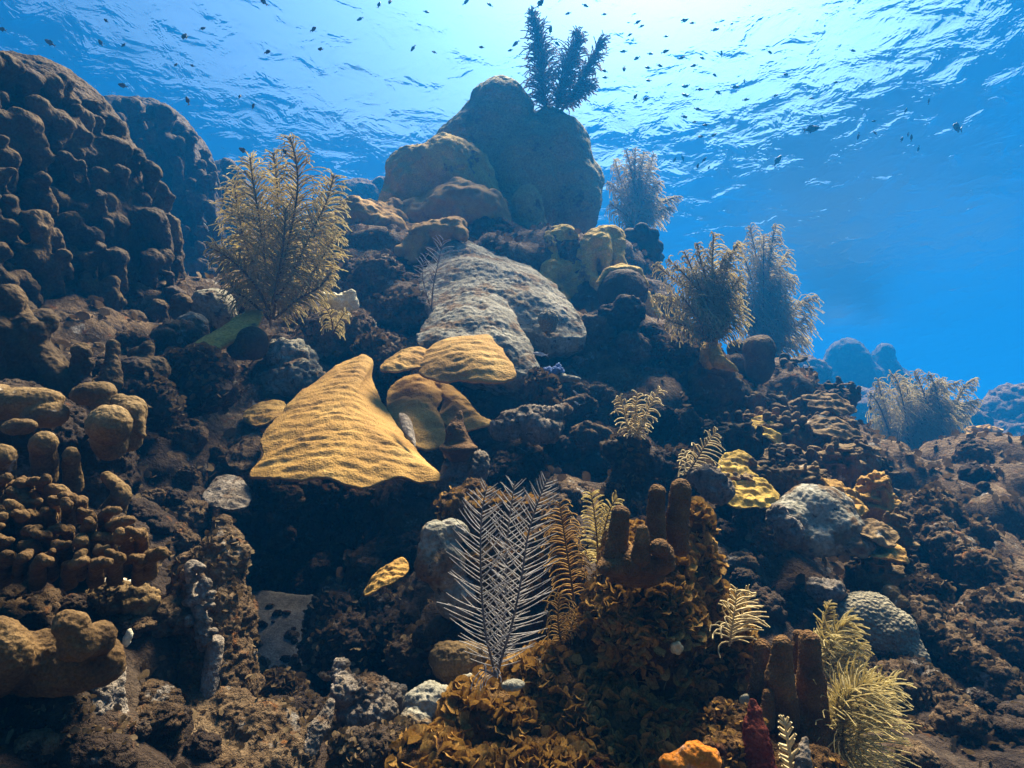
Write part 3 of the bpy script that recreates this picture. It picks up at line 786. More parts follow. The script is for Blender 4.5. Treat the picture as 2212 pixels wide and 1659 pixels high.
plate('plate_coral', 'small tan plate tucked at the left edge of the large rippled plate', 'coral',
      [(530, 888, 1.74), (560, 870, 1.78), (605, 866, 1.78), (620, 885, 1.72), (590, 905, 1.66), (555, 920, 1.64), (528, 908, 1.68)],
      M_YEL, bulge=8, thick=12, ripple=(4, 26, 20), edge=4, rough=2)
plate('plate_coral', 'dull tan slab of dead plate coral below the small tan plate', 'coral',
      [(500, 965, 1.60), (530, 935, 1.66), (562, 930, 1.66), (560, 975, 1.56), (540, 1010, 1.50), (500, 1010, 1.50), (488, 990, 1.54)],
      M_BROWN, bulge=8, thick=20, ripple=(6, 30, 26), edge=5, rough=4)
plate('plate_coral', 'greyish plate coral in the shade under the left corner of the large rippled plate', 'coral',
      [(440, 1065, 1.40), (470, 1030, 1.46), (515, 1030, 1.46), (540, 1060, 1.40), (530, 1095, 1.34), (480, 1098, 1.33), (445, 1085, 1.36)],
      M_PALE, bulge=8, thick=16, ripple=(5, 30, 26), edge=5, rough=3)
thing('dome_coral', 'dark tan dome coral behind the small tan plate', 'coral',
      [EP(470, 915, 1.85, 50, 36, 40, 15), EP(505, 930, 1.85, 40, 30, 40)], M_WALL, 1.82, px=3.4, k=12, layers=ROUGH)
plate('plate_lip', 'pale curled lip of a plate hanging at the right edge of the rippled plate', 'coral',
      [(862, 895, 1.60), (880, 898, 1.60), (892, 920, 1.57), (898, 965, 1.50), (888, 950, 1.51), (872, 930, 1.54)], M_PALE, bulge=6, thick=6, edge=2, n=70, nr=14)  # lip coloured paler than the mustard plates beside it

# cone coral on its pale pillar
t = tag(empty('cone_coral', at(1000, 1060, 1.5)), 'brown pointed cone coral on a crusty grey pillar', 'coral')
part('cone', lump('cone', [KP(992, 893, 1.44, 985, 935, 1.42, 7, 20), KP(985, 935, 1.42, 990, 965, 1.42, 22, 34), EP(990, 968, 1.40, 42, 12, 34)], None, 2.2, 1.42, 6, layers=[('fbm', 4, 22, 3), ('fbm', 2, 8, 2)]), M_PILLAR, t)
part('pillar', lump('pillar', [KP(988, 975, 1.46, 1000, 1060, 1.44, 28, 40), EP(1025, 1010, 1.44, 24, 26, 24), EP(970, 1030, 1.44, 20, 26, 20), KP(1000, 1060, 1.44, 1010, 1120, 1.42, 42, 40)], None, 2.8, 1.44, 8, layers=CRAG), M_PALE, t)

# stalk rock with the small plume
thing('rock_pillar', 'dark upright rock pillar carrying the small cream plume', 'rock',
      [KP(1365, 950, 1.60, 1360, 1080, 1.55, 24, 40), EP(1335, 975, 1.58, 24, 20, 20), KP(1355, 1080, 1.55, 1350, 1150, 1.5, 42, 46), EP(1395, 1000, 1.6, 20, 30, 22)], M_DARK, 1.56, px=3, k=10, layers=CRAG)
thing('rock', 'dark rock hump with pale crust right of the plume pillar', 'rock',
      [EP(1450, 1010, 1.75, 60, 34, 50), EP(1500, 1030, 1.7, 44, 30, 40), EP(1420, 1060, 1.75, 40, 40, 40)], M_DARK, 1.7, px=3.6, k=10, layers=CRAG)
thing('rock', 'white-crusted rock wedge under the curved right-hand plume', 'rock',
      [EP(1525, 1035, 1.42, 34, 26, 26, 30), EP(1545, 1060, 1.42, 30, 24, 26)], M_PALE, 1.42, px=2.8, k=8, layers=CRAG)

# ------------------------------------------------------------------ left wall of star coral
def lobe_wall(name, label, base, region, n, d_of, size, mat, dd, px, seed, layers, k=9, elong=1.5):
    """steep coral wall whose face is stepped with hanging columns, each ending in a rounded lobe"""
    rg = random.Random(seed)
    prims = list(base)
    cnt = 0; pts = []
    x0, x1, y0, y1 = region[0]
    tries = 0
    while cnt < n and tries < n * 80:
        tries += 1
        x, y = rg.uniform(x0, x1), rg.uniform(y0, y1)
        if not region[1](x, y): continue
        s = size * rg.choice([.5, .65, .8, 1.0, 1.25]) * rg.uniform(.9, 1.1)
        if any(abs(x - a) < 0.52 * (s + c) * .5 and abs(y - b) < .75 * (s + c) * .5 for a, b, c in pts): continue
        pts.append((x, y, s)); cnt += 1
        d = d_of(x, y) + rg.uniform(-.03, .05) * dd
        L = s * elong * rg.uniform(.6, 1.9); lean = rg.uniform(-.15, .3)
        prims.append(EP(x, y, d, s * 0.55, s * 0.42, s * 0.75, rg.uniform(-25, 25)))
        prims.append(KP(x, y + s * 0.1, d, x + lean * L, y + L, d * 0.985 + .05 * dd, s * 0.48, s * 0.34))
        if rg.random() < .4: prims.append(EP(x + s * rg.uniform(-.6, .6), y + s * rg.uniform(.2, .9), d - .01 * dd, s * .3, s * .28, s * .35))
    return thing(name, label, 'coral', prims, mat, dd, px=px, k=k, layers=layers)

SKY_L = lambda x: np.interp(x, [-260, -100, 0, 60, 130, 180, 230, 275, 300, 330, 360, 380, 386, 400], [60, 75, 95, 100, 135, 172, 212, 262, 300, 340, 400, 450, 520, 700])
dW = lambda x, y: float(np.interp(x, [-260, 0, 200, 380], [1.35, 1.55, 1.85, 2.2])) - 0.00028 * (y - 400)
lobe_wall('star_coral_wall', 'huge dark star coral wall stepped with hanging lobes at the left edge', 
          [EP(40, 560, 2.05, 270, 420, 240), EP(200, 520, 2.25, 150, 300, 180, -10), EP(-150, 500, 1.95, 240, 430, 220), EP(60, 330, 2.1, 200, 190, 180, -25), EP(270, 620, 2.35, 95, 250, 130)],
          ((-240, 388, 80, 800), lambda x, y: y > SKY_L(x) + 22), 330, dW, 38, M_WALL, 1.8, 3.2, 11, [('fbm', 14, 110, 3), ('fbm', 7, 34, 3), ('fbm', 3, 11, 3)], k=12, elong=1.9)
dW2 = lambda x, y: 3.7 - 0.0003 * (y - 300)
SKY_2 = lambda x: np.interp(x, [200, 240, 330, 380, 405, 450, 468, 476], [250, 215, 212, 240, 265, 320, 380, 520])
lobe_wall('star_coral_wall', 'hazy star coral wall with ridged columns behind the dark lobed wall', 
          [EP(330, 400, 4.45, 130, 180, 140, -10), EP(400, 470, 4.45, 72, 160, 100, -8), EP(280, 330, 4.45, 90, 110, 100), KP(360, 600, 4.6, 380, 1000, 4.2, 120, 160), EP(430, 560, 4.45, 40, 110, 80)],
          ((220, 470, 220, 640), lambda x, y: y > SKY_2(x) + 14), 130, dW2, 27, M_WALL, 3.7, 2.4, 12, [('fbm', 8, 60, 3), ('fbm', 5, 20, 3), ('fbm', 2, 8, 2)], k=7, elong=3.0)
lobe_wall('star_coral_wall', 'small dark blue coral shoulder behind the left plume', 
          [EP(490, 470, 5.2, 56, 120, 70), EP(540, 540, 5.2, 60, 110, 70), KP(530, 600, 5.3, 540, 1000, 4.7, 70, 140), EP(590, 560, 5.2, 50, 90, 60)],
          ((455, 620, 340, 620), lambda x, y: y > 346 + max(0, x - 490) * 1.3 + max(0, 490 - x)), 46, lambda x, y: 4.8, 24, M_WALL, 4.8, 3.0, 13, [('fbm', 6, 30, 3), ('fbm', 3, 10, 2)])
thing('rock_ridge', 'hazy blue ridge of reef rock left of the olive dome coral', 'rock',
      [EP(790, 440, 7.20, 70, 45, 60, 15), EP(740, 460, 7.20, 60, 45, 60), EP(830, 415, 7.20, 30, 30, 30), EP(690, 500, 7.20, 60, 50, 50), KP(760, 480, 7.2, 770, 1000, 6.5, 60, 150), KP(690, 520, 7, 680, 1000, 6.5, 50, 150)], M_BROWN, 7.20, px=4, k=10, layers=ROUGH)

# columns at the foot of the left wall
thing('column_coral', 'knobbed coral buttress with a round head at the left edge under the wall', 'coral',
      [EP(22, 648, 1.25, 26, 32, 28), KP(15, 680, 1.28, 60, 760, 1.25, 40, 46), KP(60, 700, 1.25, 130, 830, 1.20, 20, 26), EP(-40, 780, 1.30, 90, 130, 80), EP(60, 830, 1.28, 80, 100, 70), EP(85, 715, 1.22, 18, 20, 18), EP(110, 695, 1.24, 16, 18, 16), EP(-10, 720, 1.22, 30, 40, 26)],
      M_WALL, 1.22, px=3.4, k=14, layers=[('fbm', 9, 40, 3), ('fbm', 3, 12, 2)])
for lab, ps_ in [
    ('rounded coral knob on a waisted stem near the foot of the dark lobed wall', [EP(176, 762, 1.22, 20, 22, 20), KP(174, 775, 1.23, 170, 850, 1.22, 16, 26), EP(192, 790, 1.22, 10, 16, 12)]),
    ('small brown coral knob between the waisted knob and the cupped coral', [EP(243, 750, 1.35, 14, 17, 14), KP(243, 760, 1.35, 240, 830, 1.33, 12, 22)]),
    ('cupped coral with two knobs on its rim right of the small brown knob', [EP(300, 765, 1.45, 22, 16, 18), EP(318, 752, 1.45, 13, 17, 13), KP(318, 765, 1.45, 310, 800, 1.42, 12, 16), EP(290, 800, 1.42, 40, 30, 30), EP(340, 800, 1.45, 24, 30, 24)]),
]:
    thing('knob_coral', lab, 'coral', ps_, M_WALL, 1.3, px=2.4, k=7, layers=[('fbm', 5, 20, 3), ('fbm', 2, 8, 2)])
thing('rock', 'silted lumpy rock below the cupped coral', 'rock', [EP(300, 850, 1.42, 55, 46, 46), EP(340, 880, 1.4, 34, 46, 36), EP(265, 840, 1.42, 30, 30, 30)], M_DARK, 1.4, px=3, k=10, layers=CRAG)

# boulders between the wall and the left plume
for lab, ps_, mt in [
    ('round brown boulder topmost of the three by the left wall', [EP(391, 655, 2.0, 19, 18, 18), EP(390, 680, 2.0, 16, 20, 16)], M_WALL),
    ('grey silt-topped boulder, the largest beside the left wall', [EP(462, 662, 2.1, 44, 36, 40, -8), EP(480, 680, 2.08, 30, 30, 32), EP(440, 650, 2.1, 24, 20, 24)], M_GREY),
    ('grey boulder with a dark front under the round brown boulder', [EP(415, 715, 1.9, 34, 38, 34), EP(395, 735, 1.9, 28, 30, 28)], M_GREY),
    ('small grey stone left of the yellow slanting plate', [EP(368, 770, 1.8, 22, 20, 20), EP(352, 765, 1.82, 14, 18, 14)], M_GREY),
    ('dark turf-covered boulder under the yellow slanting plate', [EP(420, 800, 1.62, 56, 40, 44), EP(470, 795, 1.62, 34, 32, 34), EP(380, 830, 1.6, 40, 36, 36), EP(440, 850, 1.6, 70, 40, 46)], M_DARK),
    ('rounded brown stone at the upper left of the turf-covered boulder', [EP(378, 785, 1.58, 28, 24, 24)], M_BROWN),
    ('pinkish-brown stone wedged above the turf-covered boulder', [EP(435, 768, 1.60, 24, 16, 20), EP(455, 775, 1.6, 16, 14, 14)], M_BROWN),
]:
    thing('boulder', lab, 'rock', ps_, mt, 1.8, px=2.6, k=9, layers=[('fbm', 7, 34, 3), ('ridge', 3, 13, 2), ('pit', 3, 14)])
plate('plate_coral', 'yellow slanting plate coral left of the dark ball by the plume', 'coral',
      [(388, 764, 1.72), (430, 735, 1.80), (480, 705, 1.90), (530, 672, 2.0), (565, 668, 2.0), (558, 700, 1.88), (520, 728, 1.80), (480, 745, 1.75), (430, 770, 1.68), (405, 772, 1.68)],
      M_OLIVE, bulge=8, thick=22, ripple=(4, 30, 24), edge=4, rough=3)
thing('ball_coral', 'smooth dark ball coral under the left plume', 'coral', [EP(545, 742, 1.80, 34, 37, 34), EP(520, 755, 1.82, 28, 24, 26, 20)], M_WALL, 1.8, px=2.4, k=10, layers=[('fbm', 3, 24, 2)])

# lobed colony at the left, nearest
t = tag(empty('lobed_coral', at(120, 1000, 1.1)), 'colony of rounded tan coral lobes at the left edge below the wall', 'coral')
LL = [('fbm', 4, 30, 3), ('fbm', 1.8, 9, 2)]
part('base', lump('base', [EP(60, 960, 1.12, 130, 100, 90), EP(180, 1000, 1.14, 90, 90, 80), EP(-60, 980, 1.1, 120, 130, 90), EP(200, 1060, 1.12, 60, 60, 60), EP(20, 870, 1.12, 110, 40, 60, 4)], None, 4, 1.05, 12, layers=CRAG), M_DARK, t)
for prim in ([EP(30, 872, 0.98, 105, 34, 50, -6), EP(100, 895, 0.97, 46, 30, 34), EP(-40, 850, 1.0, 60, 26, 40)],
             [EP(203, 850, 1.0, 46, 26, 34, -8), EP(225, 872, 1.0, 26, 24, 26)],
             [EP(237, 918, 0.93, 44, 44, 42), EP(237, 950, 0.96, 36, 44, 36)],
             [KP(258, 868, .98, 290, 890, .96, 18, 20), KP(290, 890, .96, 306, 940, .95, 18, 9), KP(290, 880, .98, 280, 950, 1.0, 24, 26)],
             [EP(95, 958, 0.90, 25, 27, 25), KP(93, 965, .91, 98, 1030, .94, 24, 24)],
             [EP(5, 985, 0.86, 24, 26, 24), KP(5, 995, .87, 8, 1060, .9, 22, 24)],
             [EP(154, 985, 0.92, 16, 20, 16), KP(154, 990, .93, 158, 1050, .96, 15, 20)],
             [EP(40, 922, 0.92, 38, 18, 22, -5)],
             [KP(232, 1030, 1.0, 262, 1060, .98, 12, 16), EP(262, 1070, .98, 18, 22, 18), KP(262, 1070, .98, 240, 1110, 1.0, 18, 26)]):
    part('lobe', lump('lobe', prim, None, 2.6, 0.95, 8, layers=LL), M_LOBE, t)

# finger cluster below
t = tag(empty('finger_coral', at(140, 1200, .9)), 'dense cluster of stubby curved coral fingers at the lower left', 'coral')
part('base', lump('base', [EP(60, 1190, .92, 150, 90, 90), EP(200, 1180, .92, 110, 70, 80), EP(-60, 1180, .9, 120, 130, 90), EP(270, 1220, .95, 60, 50, 50)], None, 4, .88, 14, layers=CRAG), M_DARK, t)
rg = random.Random(5)
fing = []
for i in range(400):
    x, y = rg.uniform(-70, 330), rg.uniform(1040, 1225)
    if y < 1040 + max(0, x - 120) * 0.62 or y > 1235 - abs(x - 120) * .08: continue
    if any((x - a) ** 2 + (y - b) ** 2 < 27 ** 2 for a, b in fing): continue
    fing.append((x, y))
for x, y in fing[:58]:
    d = .74 + .00055 * (1130 - y) + rg.uniform(-.015, .025); r = rg.uniform(8.5, 13); a = rg.uniform(-1.2, 1.2); b = a + rg.uniform(-1.3, 1.3); q = rg.uniform(.8, 1.5)
    x1, y1 = x + 16 * q * math.sin(a), y - 12 * q * math.cos(a) * .6
    x2, y2 = x1 + 17 * q * math.sin(b), y1 - 13 * q * math.cos(b) * .6
    pr = [KP(x, y + 36, d + .07, x, y, d + .02, r * 1.3, r), KP(x, y, d + .02, x1, y1, d, r, r * 1.02), KP(x1, y1, d, x2, y2, d + rg.uniform(-.02, .015), r * 1.0, r * .88)]
    if rg.random() < .5: pr.append(KP(x1, y1, d, x1 + rg.choice([-20, 20]), y1 - rg.uniform(2, 16), d - .01, r * .85, r * .75))
    part('finger', lump('finger', pr, None, 2.2, d, 6, layers=[('fbm', 4, 20, 3), ('fbm', 1.6, 7, 2)]), M_FINGER, t)
thing('rock', 'yellowish craggy rock lit at the top below the coral fingers', 'rock',
      [EP(235, 1255, .80, 44, 26, 30, 8), EP(285, 1240, .80, 26, 32, 26), EP(200, 1275, .80, 26, 20, 22), EP(260, 1300, .84, 70, 40, 40)], M_LOBE, .8, px=2.6, k=7, layers=CRAG)
thing('lobed_coral', 'smooth brown coral lumps at the lower left corner', 'coral',
      [EP(75, 1335, 0.546, 44, 26, 30), EP(60, 1375, 0.546, 44, 30, 34, -20), EP(150, 1350, 0.581, 36, 32, 30), EP(165, 1390, 0.581, 36, 40, 30), EP(215, 1380, 0.598, 34, 36, 30), EP(120, 1430, 0.616, 150, 70, 60), EP(-40, 1420, 0.581, 110, 90, 60)],
      M_FINGER, .57, px=3.2, k=16, layers=[('fbm', 9, 40, 3), ('fbm', 3, 12, 2)])
thing('rock', 'pale pointed rock at the foot of the craggy pillar, lower left', 'rock', [KP(240, 1455, .70, 215, 1530, .68, 16, 36), EP(200, 1560, .68, 60, 46, 40)], M_PALE, .69, px=3, k=10, layers=CRAG)
thing('pebble', 'small pale shell-like stone in the crevice left of the craggy pillar', 'rock', [EP(276, 1378, .72, 8, 20, 8, 16)], M_CREAM, .72, px=1.6, k=2, layers=[('fbm', 3, 12, 2)])

# craggy pillar and the rocks along the lower left
thing('rock_pillar', 'craggy pillar of dead coral rock with a pointed top, lower left', 'rock',
      [KP(485, 1130, .98, 480, 1190, .95, 14, 30), EP(510, 1195, .95, 20, 26, 24), KP(480, 1190, .95, 460, 1330, .92, 40, 62), KP(420, 1215, .95, 400, 1330, .92, 28, 50), EP(365, 1215, .96, 26, 18, 22), KP(460, 1330, .92, 450, 1500, .88, 76, 90), KP(390, 1340, .90, 370, 1500, .86, 50, 62), KP(500, 1300, .93, 520, 1480, .9, 26, 36), KP(410, 1240, .90, 440, 1420, .85, 12, 14)],
      M_BROWN, .9, px=2.8, k=14, layers=[('fbm', 17, 56, 4), ('pit', 10, 22), ('ridge', 6, 18, 3)])
thing('rubble_crust', 'pale crust of little knobs running down the face of the craggy pillar', 'coral',
      [EP(rg.gauss(425 + (y - 1220) * .10, 14), y, .865 - (y - 1220) * .00022, rg.uniform(6, 11), rg.uniform(5, 9), 9) for y in np.linspace(1222, 1390, 58)] + [KP(415, 1225, .89, 428, 1300, .86, 16, 16), KP(428, 1300, .86, 440, 1395, .845, 16, 12)],
      M_PALE, .87, px=1.9, k=3, layers=[('fbm', 2, 10, 2)])
thing('rubble_crust', 'smaller pale crust of knobs low on the right side of the craggy pillar', 'coral',
      [EP(rg.gauss(460 + (y - 1380) * -.1, 16), y, .825 - (y - 1380) * .0002, rg.uniform(6, 10), rg.uniform(5, 8), 9) for y in np.linspace(1385, 1500, 40)] + [KP(465, 1390, .85, 450, 1500, .83, 18, 18)],
      M_PALE, .83, px=1.9, k=3, layers=[('fbm', 2, 10, 2)])
thing('rock', 'broad craggy rock apron spreading below the pillar to the bottom edge', 'rock',
      [EP(420, 1560, .84, 140, 80, 80), EP(560, 1600, .82, 90, 80, 70, -20), EP(350, 1620, .78, 130, 80, 70), EP(600, 1650, .78, 80, 60, 60), EP(250, 1640, .72, 120, 70, 60), EP(480, 1680, .76, 160, 60, 70), EP(575, 1560, .83, 20, 26, 24)],
      M_BROWN, .8, px=3.2, k=16, layers=[('fbm', 17, 70, 4), ('pit', 9, 26), ('ridge', 6, 20, 3)])
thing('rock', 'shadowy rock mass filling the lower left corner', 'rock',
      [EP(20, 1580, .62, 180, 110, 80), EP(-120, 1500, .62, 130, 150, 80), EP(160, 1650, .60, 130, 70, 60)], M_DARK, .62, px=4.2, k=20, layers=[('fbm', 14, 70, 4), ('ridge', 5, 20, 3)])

# floor of the hollow, bottom centre
thing('rock', 'dark knobbly boulder standing right of the sand patch', 'rock',
      [EP(715, 1340, 1.25, 52, 62, 50), EP(745, 1380, 1.2, 56, 50, 46), EP(700, 1400, 1.2, 46, 40, 40), EP(715, 1290, 1.27, 26, 26, 26)], M_DARK, 1.22, px=3, k=10, layers=CRAG)
thing('rock', 'dark rock slope between the knobbly boulder and the tan disc', 'rock',
      [EP(850, 1370, 1.25, 80, 50, 60), EP(800, 1320, 1.3, 50, 46, 50), EP(900, 1420, 1.15, 60, 40, 50)], M_DARK, 1.22, px=3.4, k=14, layers=CRAG)
thing('boulder', 'round dark boulder at the lower edge of the sand patch', 'rock', [EP(600, 1487, 1.05, 36, 34, 34), EP(635, 1500, 1.05, 34, 26, 30)], M_DARK, 1.05, px=2.6, k=8, layers=[('fbm', 4, 30, 3), ('fbm', 2, 9, 2)])
thing('rock', 'low dark rock rubble in front of the round dark boulder', 'rock', [EP(640, 1550, .98, 60, 36, 40), EP(590, 1550, .98, 36, 40, 36), EP(720, 1580, .94, 70, 40, 44), EP(680, 1640, .88, 90, 40, 44)], M_DARK, .95, px=3, k=10, layers=CRAG)
thing('rock', 'crested brown rock with a pale crust and a pointed left horn', 'rock',
      [KP(735, 1442, .94, 745, 1480, .92, 12, 22), EP(790, 1500, .92, 54, 30, 36, -6), EP(840, 1510, .94, 34, 34, 32), EP(800, 1545, .90, 60, 36, 40), EP(745, 1500, .90, 24, 32, 24)], M_PALE, .9, px=2.4, k=8, layers=CRAG)
thing('rock', 'pale grey fluted rock slab right of the crested rock', 'rock',
      [EP(960, 1530, .90, 86, 44, 40, 14), EP(900, 1560, .87, 36, 26, 30), EP(1010, 1500, .92, 40, 36, 34)], M_GREY, .9, px=2.6, k=10, layers=[('fbm', 9, 40, 3), ('ridge', 5, 15, 3), ('pit', 4, 16)])
thing('rock', 'upright pale rock spike near the bottom edge left of centre', 'rock',
      [KP(712, 1522, .82, 690, 1575, .80, 10, 20), KP(690, 1575, .80, 668, 1620, .78, 20, 16)], M_PALE, .8, px=2, k=6, layers=[('fbm', 6, 26, 3), ('ridge', 3, 10, 2)])
thing('rock', 'dark rock lump at the bottom edge between the spike and the algae mound', 'rock', [EP(800, 1630, .78, 80, 46, 50), EP(860, 1600, .8, 40, 30, 36)], M_DARK, .78, px=3, k=10, layers=CRAG)
thing('disc_coral', 'broad tan disc coral behind the foot of the white-grey plume', 'coral',
      [EP(1000, 1432, .98, 68, 44, 36, -4), EP(960, 1420, .99, 34, 30, 30)], M_LOBE, .98, px=2.4, k=10, layers=[('fbm', 5, 40, 3), ('pit', 4, 16), ('fbm', 3, 9, 2)])

# knobbed grey rock with the orange plate
thing('rock', 'grey silted rock with a rounded knob left of the white-grey plume', 'rock',
      [EP(940, 1165, 1.10, 26, 38, 30), KP(935, 1150, 1.1, 930, 1220, 1.08, 24, 34), EP(975, 1150, 1.12, 36, 28, 30), EP(905, 1255, 1.02, 46, 36, 30, 25), EP(880, 1285, 1.0, 36, 18, 26, 10), EP(960, 1220, 1.1, 46, 60, 40), EP(930, 1240, 1.02, 12, 12, 12), EP(990, 1290, 1.1, 50, 50, 40)],
      M_GREY, 1.05, px=2.2, k=9, layers=[('fbm', 6, 30, 3), ('pit', 3, 14), ('fbm', 2, 8, 2)])
plate('plate_coral', 'orange-brown tongue-shaped plate sticking out left of the knobbed grey rock', 'coral',
      [(785, 1278, 1.02), (800, 1250, 1.04), (830, 1222, 1.06), (862, 1205, 1.07), (882, 1216, 1.06), (876, 1240, 1.03), (850, 1255, 1.01), (820, 1272, 1.0), (795, 1284, 1.0)],
      M_ORANGE and M_YEL, bulge=8, thick=8, ripple=(5, 16, 12), edge=4, rough=3, n=110, nr=24)
thing('rock', 'orange-crusted rubble rock behind the white-grey plume', 'rock',
      [EP(985, 1100, 1.22, 40, 34, 40), EP(1030, 1080, 1.25, 30, 34, 34), EP(1060, 1130, 1.2, 60, 60, 50), EP(1130, 1150, 1.18, 70, 70, 50), EP(1100, 1250, 1.12, 90, 80, 50), EP(1190, 1230, 1.1, 70, 90, 50)], M_ALGROCK, 1.18, px=3, k=12, layers=CRAG)

# ------------------------------------------------------------------ right slope
SH = [('fbm', 5, 30, 3), ('fbm', 2.5, 10, 2)]
thing('star_coral', 'dark rounded star coral mound below the yellow plumes on the right', 'coral',
      [EP(1540, 850, 2.6, 66, 56, 60), EP(1500, 880, 2.6, 60, 50, 50), EP(1590, 870, 2.6, 40, 50, 44)] + [EP(1540 + 52 * math.cos(a), 845 + 44 * math.sin(a), 2.5, 15, 14, 15) for a in np.linspace(3.2, 6.4, 7)],
      M_WALL, 2.5, px=3, k=8, layers=[('fbm', 6, 26, 3), ('knob', 5, 14)])
thing('ball_coral', 'round ball coral with a lit cap on the right skyline', 'coral', [EP(1640, 755, 2.7, 35, 32, 33), EP(1640, 790, 2.72, 30, 40, 32)], M_WALL, 2.7, px=2.2, k=8, layers=[('fbm', 3, 24, 3)])
thing('dome_coral', 'pair of small hazy domes left of the ball coral on the right skyline', 'coral', [EP(1592, 755, 2.9, 22, 22, 22), EP(1590, 785, 2.85, 24, 22, 24), EP(1600, 800, 2.85, 40, 24, 30)], M_WALL, 2.9, px=2.4, k=4, layers=[('fbm', 3, 20, 3)])
thing('leaning_coral', 'tapering olive coral spur under the hanging plume right of centre', 'coral', [KP(1535, 735, 2.45, 1552, 780, 2.4, 12, 16), KP(1552, 780, 2.4, 1590, 800, 2.4, 14, 6), EP(1530, 770, 2.5, 20, 30, 20)], M_OLIVE, 2.45, px=2.4, k=7, layers=[('fbm', 5, 22, 3)])
thing('rock_ledge', 'silted ledge curling out below the dark ball coral', 'rock', [KP(1350, 745, 2.5, 1400, 735, 2.5, 8, 12), KP(1400, 735, 2.5, 1430, 745, 2.5, 12, 8), EP(1400, 760, 2.55, 50, 20, 36)], M_BROWN, 2.5, px=2.6, k=8, layers=ROUGH)
thing('rock', 'dark rock bulge under the silted ledge right of centre', 'rock', [EP(1420, 820, 2.6, 70, 60, 60), EP(1470, 780, 2.6, 60, 50, 50)], M_DARK, 2.55, px=3.4, k=12, layers=CRAG)

def knob_colony(label, cx, cy, d, w, h, n, r, seed, mat=M_WALL, slope=0.0, px=2.2, cat='coral', name='knobby_coral'):
    g = random.Random(seed)
    pr = [EP(cx, cy + h * .3, d + w * ps(d) * .55, w * .9, h * .8, w * .7)]
    for i in range(int(n * 2.2)):
        a = g.uniform(0, 6.283); q = math.sqrt(g.random())
        x, y = cx + w * q * math.cos(a), cy + h * q * math.sin(a)
        dd = d + g.uniform(-.02, .02) * d + w * ps(d) * .35 * q * q
        rr = r * g.uniform(.45, 1.05)
        if g.random() < .35:      # small shelving frill
            pr.append(EP(x, y, dd, rr * g.uniform(1.3, 2.4), rr * .42, rr * 1.6, g.uniform(-28, 28)))
        else:
            pr.append(KP(x, y + rr * 2.2, dd + rr * 1.5 * ps(d), x + g.uniform(-.9, .9) * rr, y - rr * g.uniform(0, 1.2), dd, rr * .95, rr * .62))
    return thing(name, label, cat, pr, mat, d, px=px, k=3.5, layers=[('fbm', r * .45, r * 1.6, 3), ('fbm', r * .2, r * .6, 2)])
knob_colony('lumpy dark coral head stepping down right of the ball coral', 1700, 820, 2.9, 58, 44, 34, 13, 21)
knob_colony('pale-rimmed coral ruff on the right slope above the swirl of plates', 1660, 880, 2.5, 60, 30, 22, 11, 22, M_LOBE)
knob_colony('brown knobbly coral thicket in the middle of the right slope', 1690, 940, 2.2, 66, 44, 34, 13, 23, M_LOBE)
knob_colony('knobbly coral thicket spilling toward the far plume on the right', 1790, 930, 2.5, 60, 36, 30, 11, 24, M_LOBE)
knob_colony('dark coral knobs just above the big tan boulder', 1710, 1000, 1.9, 60, 36, 26, 13, 25, M_WALL)
knob_colony('ruffled tan coral knobs right of the dark coral knobs', 1800, 1000, 2.0, 60, 40, 30, 12, 26, M_LOBE)
knob_colony('mustard coral knobs on the ridge right of the big tan boulder', 1890, 1075, 1.8, 46, 50, 28, 12, 27, M_YEL)
knob_colony('small coral knobs at the lower end of the right-hand ridge', 1930, 1150, 1.6, 36, 46, 22, 11, 28, M_LOBE)
knob_colony('twisted brown coral fingers between the right plume and the thicket', 1600, 950, 2.1, 44, 46, 24, 11, 29, M_WALL)
knob_colony('low hazy coral heads left of the far plume', 1800, 850, 3.1, 60, 26, 30, 9, 30, M_WALL)
knob_colony('cluster of brown coral knobs high on the right slope', 1590, 1010, 1.9, 36, 30, 16, 11, 31, M_LOBE)
for lab, cx, cy, d, w, h, r, sd, mt in [
    ('brown frilly coral clump just right of the curved plume feather', 1590, 1050, 1.62, 40, 26, 10, 51, 'L'),
    ('dark frilled coral clump above the left shoulder of the tan boulder', 1650, 1025, 1.72, 50, 30, 11, 52, 'W'),
    ('frilly tan coral clump directly above the crown of the tan boulder', 1745, 1030, 1.75, 50, 26, 10, 53, 'L'),
    ('ochre frilled coral clump on the crest right of the long arched shelf', 1850, 990, 2.15, 54, 36, 11, 54, 'L'),
    ('hazy frilled coral clump below the far plume on its left', 1880, 1020, 2.2, 46, 34, 10, 55, 'W'),
    ('shaggy coral clump under the star coral mound on the right', 1560, 930, 2.25, 56, 34, 11, 56, 'W'),
    ('tangled coral clump between the star coral mound and the thicket', 1640, 915, 2.3, 46, 30, 10, 57, 'L'),
    ('frilled coral clump hugging the lower ridge beside the frilled plate', 1900, 1230, 1.45, 46, 40, 11, 58, 'L'),
    ('dark coral clump under the right end of the tan boulder', 1870, 1240, 1.5, 40, 36, 11, 59, 'W'),
    ('knuckled coral clump far down the ridge toward the brain coral', 1960, 1235, 1.6, 40, 30, 10, 60, 'W'),
]:
    knob_colony(lab, cx, cy, d, w, h, 30, r, sd, M_LOBE if mt == 'L' else M_WALL)
def shelf(label, pts, mat=M_LOBE, **kw):
    a = dict(bulge=7, thick=9, ripple=(11, 22, 18), edge=11, n=110, nr=22, rough=3); a.update(kw)
    return plate('plate_coral', label, 'coral', pts, mat, **a)
shelf('pale-edged arched coral shelf on the right slope, highest of the white-rimmed shelves', [(1735, 860, 2.5), (1770, 848, 2.55), (1820, 860, 2.5), (1850, 890, 2.42), (1800, 890, 2.36), (1750, 880, 2.4)])
